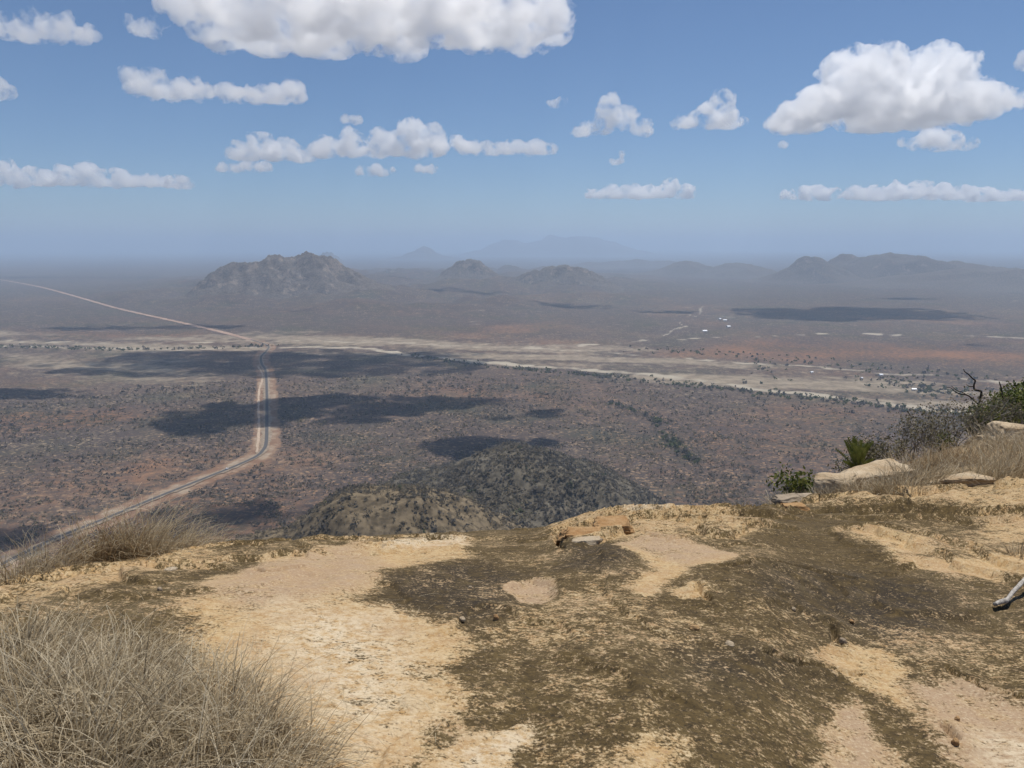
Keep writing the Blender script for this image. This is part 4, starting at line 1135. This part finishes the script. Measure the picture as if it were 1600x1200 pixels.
def car():
    P = ROAD; i = int(np.argmin([abs(project(p[0], p[1], 0)[0] - 354) for p in P[: len(P) // 2]])); p = P[i]; d = P[i + 1] - P[i]
    root = obj('car', None, label='white vehicle on the tarred road near the bend', cat='vehicle'); root.location = (p[0], p[1], 1.06); root.rotation_euler = (0, 0, math.atan2(d[1], d[0]))
    white = mat_plain('white_paint', (.78, .78, .78), (.82, .82, .82), 1, rough=.3, spec=.5)
    def body(name, pro, w, mat):
        n = len(pro); V = [(x, -w, z) for x, z in pro] + [(x, w, z) for x, z in pro]
        bm = bmesh.new(); vs = [bm.verts.new(v) for v in V]
        bm.faces.new(vs[:n][::-1]); bm.faces.new(vs[n:])
        for k in range(n): bm.faces.new((vs[k], vs[(k + 1) % n], vs[n + (k + 1) % n], vs[n + k]))
        bmesh.ops.bevel(bm, geom=bm.edges[:], offset=.06, segments=2, affect='EDGES'); me = bpy.data.meshes.new(name); bm.to_mesh(me); bm.free(); obj(name, me, mat, parent=root)
    body('body', [(-2.4, .4), (2.4, .4), (2.45, .95), (1.2, 1.1), (-2.4, 1.1)], .9, white)
    body('cabin', [(-2.3, 1.1), (1.1, 1.1), (.5, 1.85), (-2.2, 1.85)], .8, white)
    body('window', [(-2.05, 1.2), (.8, 1.2), (.42, 1.7), (-2.0, 1.7)], .815, M_ASPHALT)
    for sx in (-1.5, 1.5):
        for sy in (-.82, .82):
            bm = bmesh.new(); bmesh.ops.create_cone(bm, cap_ends=True, segments=14, radius1=.4, radius2=.4, depth=.25, matrix=Matrix.Translation((sx, sy, .4)) @ Matrix.Rotation(R(90), 4, 'X')); me = bpy.data.meshes.new('wheel'); bm.to_mesh(me); bm.free(); obj('wheel', me, M_ASPHALT, parent=root)
car()

# ------------------------------------------------------------------ clouds: closed meshes filled with bright droplets
def mat_cloud(name, dens, size, lo=0.455, hi=0.545, rate=0.25):
    """droplets gathered in torn billows about `size` metres across"""
    m = N(name)
    p = m.pos()
    n = m.noise(p, 1.0 / size, 5, 0.66, 0.3)
    v = m.n('VolumeScatter'); m.put(v, 'Color', (1.0, 1.0, 1.0)); m.put(v, 'Density', m.step(n, lo, hi, 0.0, dens)); m.put(v, 'Anisotropy', 0.6)
    m.t.links.new(v.outputs[0], m.out.inputs['Volume'])
    m.mat.cycles.volume_step_rate = rate
    return m.mat
CLOUD_MATS = [(3.2, mat_cloud('cloud_near', 0.034, 80.0, 0.45, 0.57)), (5.0, mat_cloud('cloud_middle', 0.030, 100.0, 0.45, 0.57)), (99.0, mat_cloud('cloud_far', 0.034, 130.0, 0.45, 0.58))]
M_CLOUD_DENSE = mat_cloud('cloud_overhead', 0.075, 70.0, 0.40, 0.50)

def ico(sub):
    bm = bmesh.new(); bmesh.ops.create_icosphere(bm, subdivisions=sub, radius=1.0)
    v = np.array([x.co[:] for x in bm.verts]); f = np.array([[a.index for a in p.verts] for p in bm.faces]); bm.free()
    return v, f
ICO2, ICO1, ICO3 = ico(2), ico(1), ico(3)

CLOUD_Z = H + 545.0
def _remesh(V, F, voxel):
    me = mesh_np('tmp', V, tris=F) if F is not None else V
    o = bpy.data.objects.new('tmp', me); COL.objects.link(o)
    md = o.modifiers.new('r', 'REMESH'); md.mode = 'VOXEL'; md.voxel_size = voxel; md.use_smooth_shade = True
    dg = bpy.context.evaluated_depsgraph_get()
    out = bpy.data.meshes.new_from_object(o.evaluated_get(dg), depsgraph=dg)
    bpy.data.objects.remove(o); bpy.data.meshes.remove(me)
    return out

def _displace(me, fn):
    nv = len(me.vertices)
    co = np.empty(nv * 3, np.float32); me.vertices.foreach_get('co', co); co = co.reshape(-1, 3).astype(float)
    no = np.empty(nv * 3, np.float32); me.vertex_normals.foreach_get('vector', no); no = no.reshape(-1, 3)
    d = fn(co)
    me.vertices.foreach_set('co', (co + no * d[:, None]).astype(np.float32).ravel()); me.update()

def cloud_mesh(blobs, zbase, voxel, seed, amp):
    """blobs = (x, y, z, radius, squash) in metres, relative to the cloud's foot; joined, flattened at the base and billowed"""
    vs, fs, n = [], [], 0
    rmax = max(b[3] for b in blobs)
    for (x, y, z, r, sq) in blobs:
        v0, f0 = ICO2 if r > 0.35 * rmax else ICO1
        v = v0 * np.array([r, r, r * sq]) + np.array([x, y, z]); vs.append(v); fs.append(f0 + n); n += len(v)
    V = np.concatenate(vs); F = np.concatenate(fs)
    low = V[:, 2] < 0
    V[low, 2] *= 0.18
    me = _remesh(V, F, voxel)
    L = amp * 9.0
    def big(co):
        x, y, z = co.T
        qx = x + L * .6 * fbm(x / L, y / L, z / L, 2, seed + 3); qz = z + L * .4 * fbm(x / L, y / L, z / L + 40, 2, seed + 4)
        bil = 1 - 2.2 * np.abs(fbm(qx / L, y / L, qz / L, 3, seed, 0.6))
        d = amp * 1.5 * (bil - 0.35) + amp * 2.0 * fbm(x / (L * 1.9), y / (L * 1.9), z / (L * 1.9), 2, seed + 7)
        return d * np.where(z < amp, 0.45, 1.0)
    _displace(me, big)
    me = _remesh(me, None, voxel * 0.8)
    L2 = amp * 2.6
    def fine(co):
        x, y, z = co.T
        qx = x + L2 * .8 * fbm(x / L2, y / L2, z / L2, 2, seed + 13)
        return amp * 0.75 * (1 - 2.4 * np.abs(fbm(qx / L2, y / L2, z / L2, 4, seed + 21, 0.65))) - amp * .2
    _displace(me, fine)
    # keep the one body, drop crumbs the noise has cut off
    ne = len(me.edges); ed = np.empty(ne * 2, np.int32); me.edges.foreach_get('vertices', ed); ed = ed.reshape(-1, 2)
    lab = np.arange(len(me.vertices))
    while True:
        old = lab.copy()
        mn = np.minimum(lab[ed[:, 0]], lab[ed[:, 1]])
        np.minimum.at(lab, ed[:, 0], mn); np.minimum.at(lab, ed[:, 1], mn)
        lab = lab[lab]; lab = lab[lab]
        if np.array_equal(old, lab): break
    ids, cnt = np.unique(lab, return_counts=True)
    if len(ids) > 1:
        keep = ids[np.argmax(cnt)]
        bm = bmesh.new(); bm.from_mesh(me); bm.verts.ensure_lookup_table()
        bmesh.ops.delete(bm, geom=[v for v in bm.verts if lab[v.index] != keep], context='VERTS'); bm.to_mesh(me); bm.free()
    return me

def cloud(blobs_px, base_y, label, seed, depth=0.8, detail=3.0, amp=4.5, name='cloud', extra=1.0):
    """blobs_px: (px, py, r_px) on the photograph; the cloud stands where its base meets the cloud level"""
    rng = random.Random(seed)
    cxp = sum(b[0] for b in blobs_px) / len(blobs_px)
    foot = at_height(cxp, base_y, CLOUD_Z)
    k = (foot[1] * math.cos(PITCH) - (foot[2] - H) * math.sin(PITCH)) / FPX
    more = []
    sq = sorted(blobs_px)
    for p0, p1 in zip(sq[:-1], sq[1:]):
        gap = math.hypot(p1[0] - p0[0], p1[1] - p0[1])
        if gap < (p0[2] + p1[2]) * 3.2:
            for t in (0.33, 0.66):
                more.append((p0[0] + (p1[0] - p0[0]) * t + rng.uniform(-3, 3), (p0[1] * (1 - t) + p1[1] * t) * .6 + base_y * .4 - rng.uniform(0, 3), (p0[2] * (1 - t) + p1[2] * t) * rng.uniform(.75, .95)))
    blobs_px = list(blobs_px) + more
    bl = []
    wmax = max(b[0] + b[2] for b in blobs_px) - min(b[0] - b[2] for b in blobs_px)
    for (px, py, rp) in blobs_px:
        u = (px - cxp) * k; w = (base_y - py) * k
        rad = rp * k
        dd = [0.0]
        nd = max(0, int(depth * wmax * 0.5 / max(rp, 1)))
        for q in range(nd):
            dd.append(rng.uniform(-1, 1) * depth * wmax * 0.32 * k)
        for q, dv in enumerate(dd):
            rr = rad * (1.0 if q == 0 else rng.uniform(0.6, 0.95))
            uu = u + (0 if q == 0 else rng.uniform(-.5, .5) * rad)
            ww = max(0, w if q == 0 else w * rng.uniform(0.55, 0.95))
            bl.append((uu, dv, ww, rr * 1.2, 0.85))
            # billows on its skin, and smaller ones on those
            for _ in range(9):
                t = rng.uniform(0, 2 * math.pi); e = rng.uniform(-0.1, 1.2)
                dx, dz, dy = math.cos(t) * math.cos(e), math.sin(e), math.sin(t) * math.cos(e)
                s = rr * rng.uniform(0.22, 0.5)
                c = (uu + dx * rr * .9, dv + dy * rr * .9, ww + dz * rr * .8)
                bl.append((*c, s, 0.9))
                for _ in range(3):
                    t = rng.uniform(0, 2 * math.pi); e = rng.uniform(-0.3, 1.3); s2 = s * rng.uniform(.35, .6)
                    bl.append((c[0] + math.cos(t) * math.cos(e) * s, c[1] + math.sin(t) * math.cos(e) * s, c[2] + math.sin(e) * s, s2, .9))
    me = cloud_mesh(bl, 0, detail * k, seed, amp * k)
    o = obj(name, me, next(q for kk, q in CLOUD_MATS if k < kk), label=label, cat='cloud', group='cumulus clouds over the plain')
    o.location = (foot[0], foot[1], CLOUD_Z + 8 * k)
    return o


C = cloud
C([(300, 30, 22), (350, 20, 36), (410, 25, 40), (470, 15, 46), (530, 28, 44), (590, 34, 44), (640, 55, 26), (690, 30, 40), (745, 35, 26), (800, 22, 28), (860, 32, 24), (440, -30, 40), (570, -40, 44), (700, -20, 36)], 74,
  'largest grey-bellied white cloud, cut off by the top of the view', 102, depth=0.58, amp=4.5, detail=4.2)
C([(1232, 188, 14), (1275, 170, 30), (1318, 125, 34), (1345, 110, 26), (1370, 150, 42), (1420, 140, 40), (1452, 112, 30), (1490, 125, 30), (1525, 155, 24), (1400, 180, 30), (1460, 178, 30), (1558, 158, 12)], 203,
  'tallest puffy white cloud, high on the right', 101, depth=0.85, amp=4.6, detail=3.4)
C([(15, 52, 20), (60, 46, 20), (100, 54, 20), (138, 60, 10)], 70, 'ragged oblong cloud in the upper left corner', 103, amp=4.0, detail=2.4)
C([(208, 45, 11), (235, 54, 12), (250, 40, 9)], 66, 'small ragged cloud just left of the largest grey-bellied one', 104, amp=3.2, detail=2.0)
C([(205, 130, 10), (245, 133, 15), (285, 146, 16), (320, 148, 14), (355, 152, 13), (395, 156, 11), (428, 154, 12), (460, 148, 12)], 166,
  'long slanting ragged cloud below the upper left corner', 105, amp=3.6, detail=2.2, depth=0.35)
C([(-8, 150, 16), (14, 155, 8)], 164, 'little cloud cut off by the left edge', 106, amp=3.0, detail=2.0)
C([(370, 245, 11), (410, 238, 17), (450, 244, 15), (482, 248, 9)], 260, 'rounded cloud at the left end of the central cloud row', 107, amp=3.0, detail=1.8, depth=0.5)
C([(508, 238, 14), (550, 232, 16), (600, 228, 20), (640, 212, 20), (672, 226, 20), (692, 240, 10)], 252, 'highest billowing cloud in the central cloud row', 108, amp=3.4, detail=2.0, depth=0.45)
C([(718, 234, 11), (760, 237, 11), (800, 239, 10), (840, 238, 11), (866, 241, 7)], 249, 'low flat cloud at the right end of the central cloud row', 109, amp=2.8, detail=1.8, depth=0.4)
C([(350, 271, 6), (385, 269, 8), (415, 270, 7)], 277, 'thin flat cloud strip just under the central cloud row at left', 110, amp=2.0, detail=1.5, depth=0.4)
C([(565, 274, 6), (590, 272, 9), (612, 276, 6)], 284, 'small puff under the highest billowing cloud', 111, amp=2.0, detail=1.4, depth=0.5)
C([(655, 270, 6), (676, 273, 7)], 280, 'tiny puff below the flat cloud of the central row', 112, amp=2.0, detail=1.4)
C([(10, 278, 14), (55, 282, 13), (100, 283, 13), (140, 276, 17), (190, 285, 13), (240, 290, 11), (290, 294, 8)], 300, 'long low cloud bank near the left horizon', 113, amp=2.8, detail=1.8, depth=0.25)
C([(905, 211, 8), (945, 198, 17), (952, 172, 13), (985, 192, 16), (1010, 208, 9)], 218, 'triangular cloud standing right of the centre', 114, amp=3.0, detail=1.8, depth=0.6)
C([(1062, 199, 7), (1102, 187, 14), (1125, 168, 13), (1132, 194, 15), (1155, 200, 6)], 208, 'ragged upright cloud left of the tallest puffy one', 115, amp=3.0, detail=1.8, depth=0.6)
C([(1410, 232, 8), (1450, 222, 14), (1485, 226, 14), (1515, 233, 9)], 242, 'smooth oval cloud under the tallest puffy one', 116, amp=2.6, detail=1.8, depth=0.5)
C([(1606, 108, 14)], 118, 'cloud scrap cut off by the right edge', 117, amp=2.8, detail=2.0)
C([(862, 172, 6), (878, 168, 7)], 176, 'tiny puff left of the triangular cloud', 118, amp=2.2, detail=1.4)
C([(925, 311, 9), (955, 309, 11), (985, 308, 11), (1015, 308, 11), (1045, 302, 13), (1075, 308, 10)], 318, 'faint low cloud bank above the horizon right of centre', 119, amp=2.2, detail=1.6, depth=0.3)
C([(1225, 313, 9), (1250, 311, 10), (1275, 308, 11), (1302, 311, 9)], 320, 'short faint cloud bank low under the tallest cloud', 120, amp=2.2, detail=1.6, depth=0.3)
C([(1335, 309, 10), (1365, 309, 11), (1400, 307, 12), (1435, 304, 13), (1470, 307, 12), (1505, 310, 11), (1540, 313, 10), (1575, 314, 10), (1610, 313, 10), (1645, 312, 10)], 321, 'long faint cloud bank low at the right horizon', 121, amp=2.2, detail=1.6, depth=0.25)
C([(960, 262, 6), (972, 250, 6)], 272, 'thin curled wisp below the triangular cloud', 122, amp=2.2, detail=1.3)
C([(1222, 236, 7)], 241, 'faint wisp left of the smooth oval cloud', 123, amp=1.6, detail=1.2)
C([(540, 196, 6), (558, 195, 6)], 201, 'faint wisp above the central cloud row', 124, amp=1.8, detail=1.3)

def cloud_over(spots, label, seed, amp=15.0, voxel=11.0, tall=0.5):
    """a cloud above the view: spots = (px, py, radius in metres) of the shadow it throws on the plain"""
    rng = random.Random(seed)
    pts = []
    for (px, py, rr) in spots:
        p = at_height(px, py, 0.0)
        t = CLOUD_Z / SUN_DIR.z
        pts.append((p[0] + SUN_DIR.x * t, p[1] + SUN_DIR.y * t, rr))
    cx = sum(p[0] for p in pts) / len(pts); cy = sum(p[1] for p in pts) / len(pts)
    bl = []
    for (x, y, rr) in pts:
        bl.append((x - cx, y - cy, rr * .25, rr * .85, tall))
        for _ in range(16):
            t = rng.uniform(0, 2 * math.pi); e = rng.uniform(.8, 1.5) * rr; q = rr * rng.uniform(.12, .38)
            bl.append((x - cx + math.cos(t) * e * 1.25, y - cy + math.sin(t) * e * .8, q * .4, q, .6))
        for _ in range(9):
            t = rng.uniform(0, 2 * math.pi); e = rng.uniform(0, 1.2)
            bl.append((x - cx + math.cos(t) * math.cos(e) * rr * .9, y - cy + math.sin(t) * math.cos(e) * rr * .9, rr * .25 + math.sin(e) * rr * tall * .8, rr * rng.uniform(.25, .45), .8))
    me = cloud_mesh(bl, 0, voxel, seed, amp)
    o = obj('cloud', me, M_CLOUD_DENSE, label=label, cat='cloud', group='cumulus clouds over the plain')
    o.location = (cx, cy, CLOUD_Z + 12)
    return o

cloud_over([(330, 658, 80), (425, 645, 100), (520, 634, 105), (610, 634, 100), (690, 628, 75), (560, 655, 50)], 'broad cloud overhead that shades the straight stretch of road', 131)
cloud_over([(735, 697, 46), (785, 693, 46), (835, 689, 30)], 'small cloud overhead that shades the plain behind the pointed hill', 132)
cloud_over([(5, 616, 62), (75, 614, 52), (125, 617, 34)], 'cloud overhead that shades the scrub at the left edge', 133, amp=9, voxel=9)
cloud_over([(330, 808, 52), (390, 800, 55), (290, 822, 50)], 'small cloud overhead that shades the plain left of the nearest hill', 134, amp=9, voxel=8)
cloud_over([(60, 848, 42), (15, 838, 48)], 'little cloud overhead that shades the lower bend of the road', 135, amp=9, voxel=8)
cloud_over([(850, 646, 38), (775, 649, 34)], 'small cloud overhead that throws a narrow shade in the centre of the plain', 136, amp=9, voxel=8)

# ------------------------------------------------------------------ the hazy air over the plain
m = N('haze_air')
v = m.n('VolumePrincipled'); m.put(v, 'Color', (0.60, 0.77, 0.98)); m.put(v, 'Density', 8.9e-5); m.put(v, 'Anisotropy', 0.15)
m.t.links.new(v.outputs[0], m.out.inputs['Volume'])
bm = bmesh.new(); bmesh.ops.create_cube(bm, size=1.0); me = bpy.data.meshes.new('haze'); bm.to_mesh(me); bm.free()
HZ = 800.0
for vv in me.vertices:
    vv.co = (vv.co.x * 170000, vv.co.y * 170000, HZ if vv.co.z > 0 else -18.0)
obj('haze', me, m.mat, kind='stuff', label='pale blue haze lying over the whole plain')
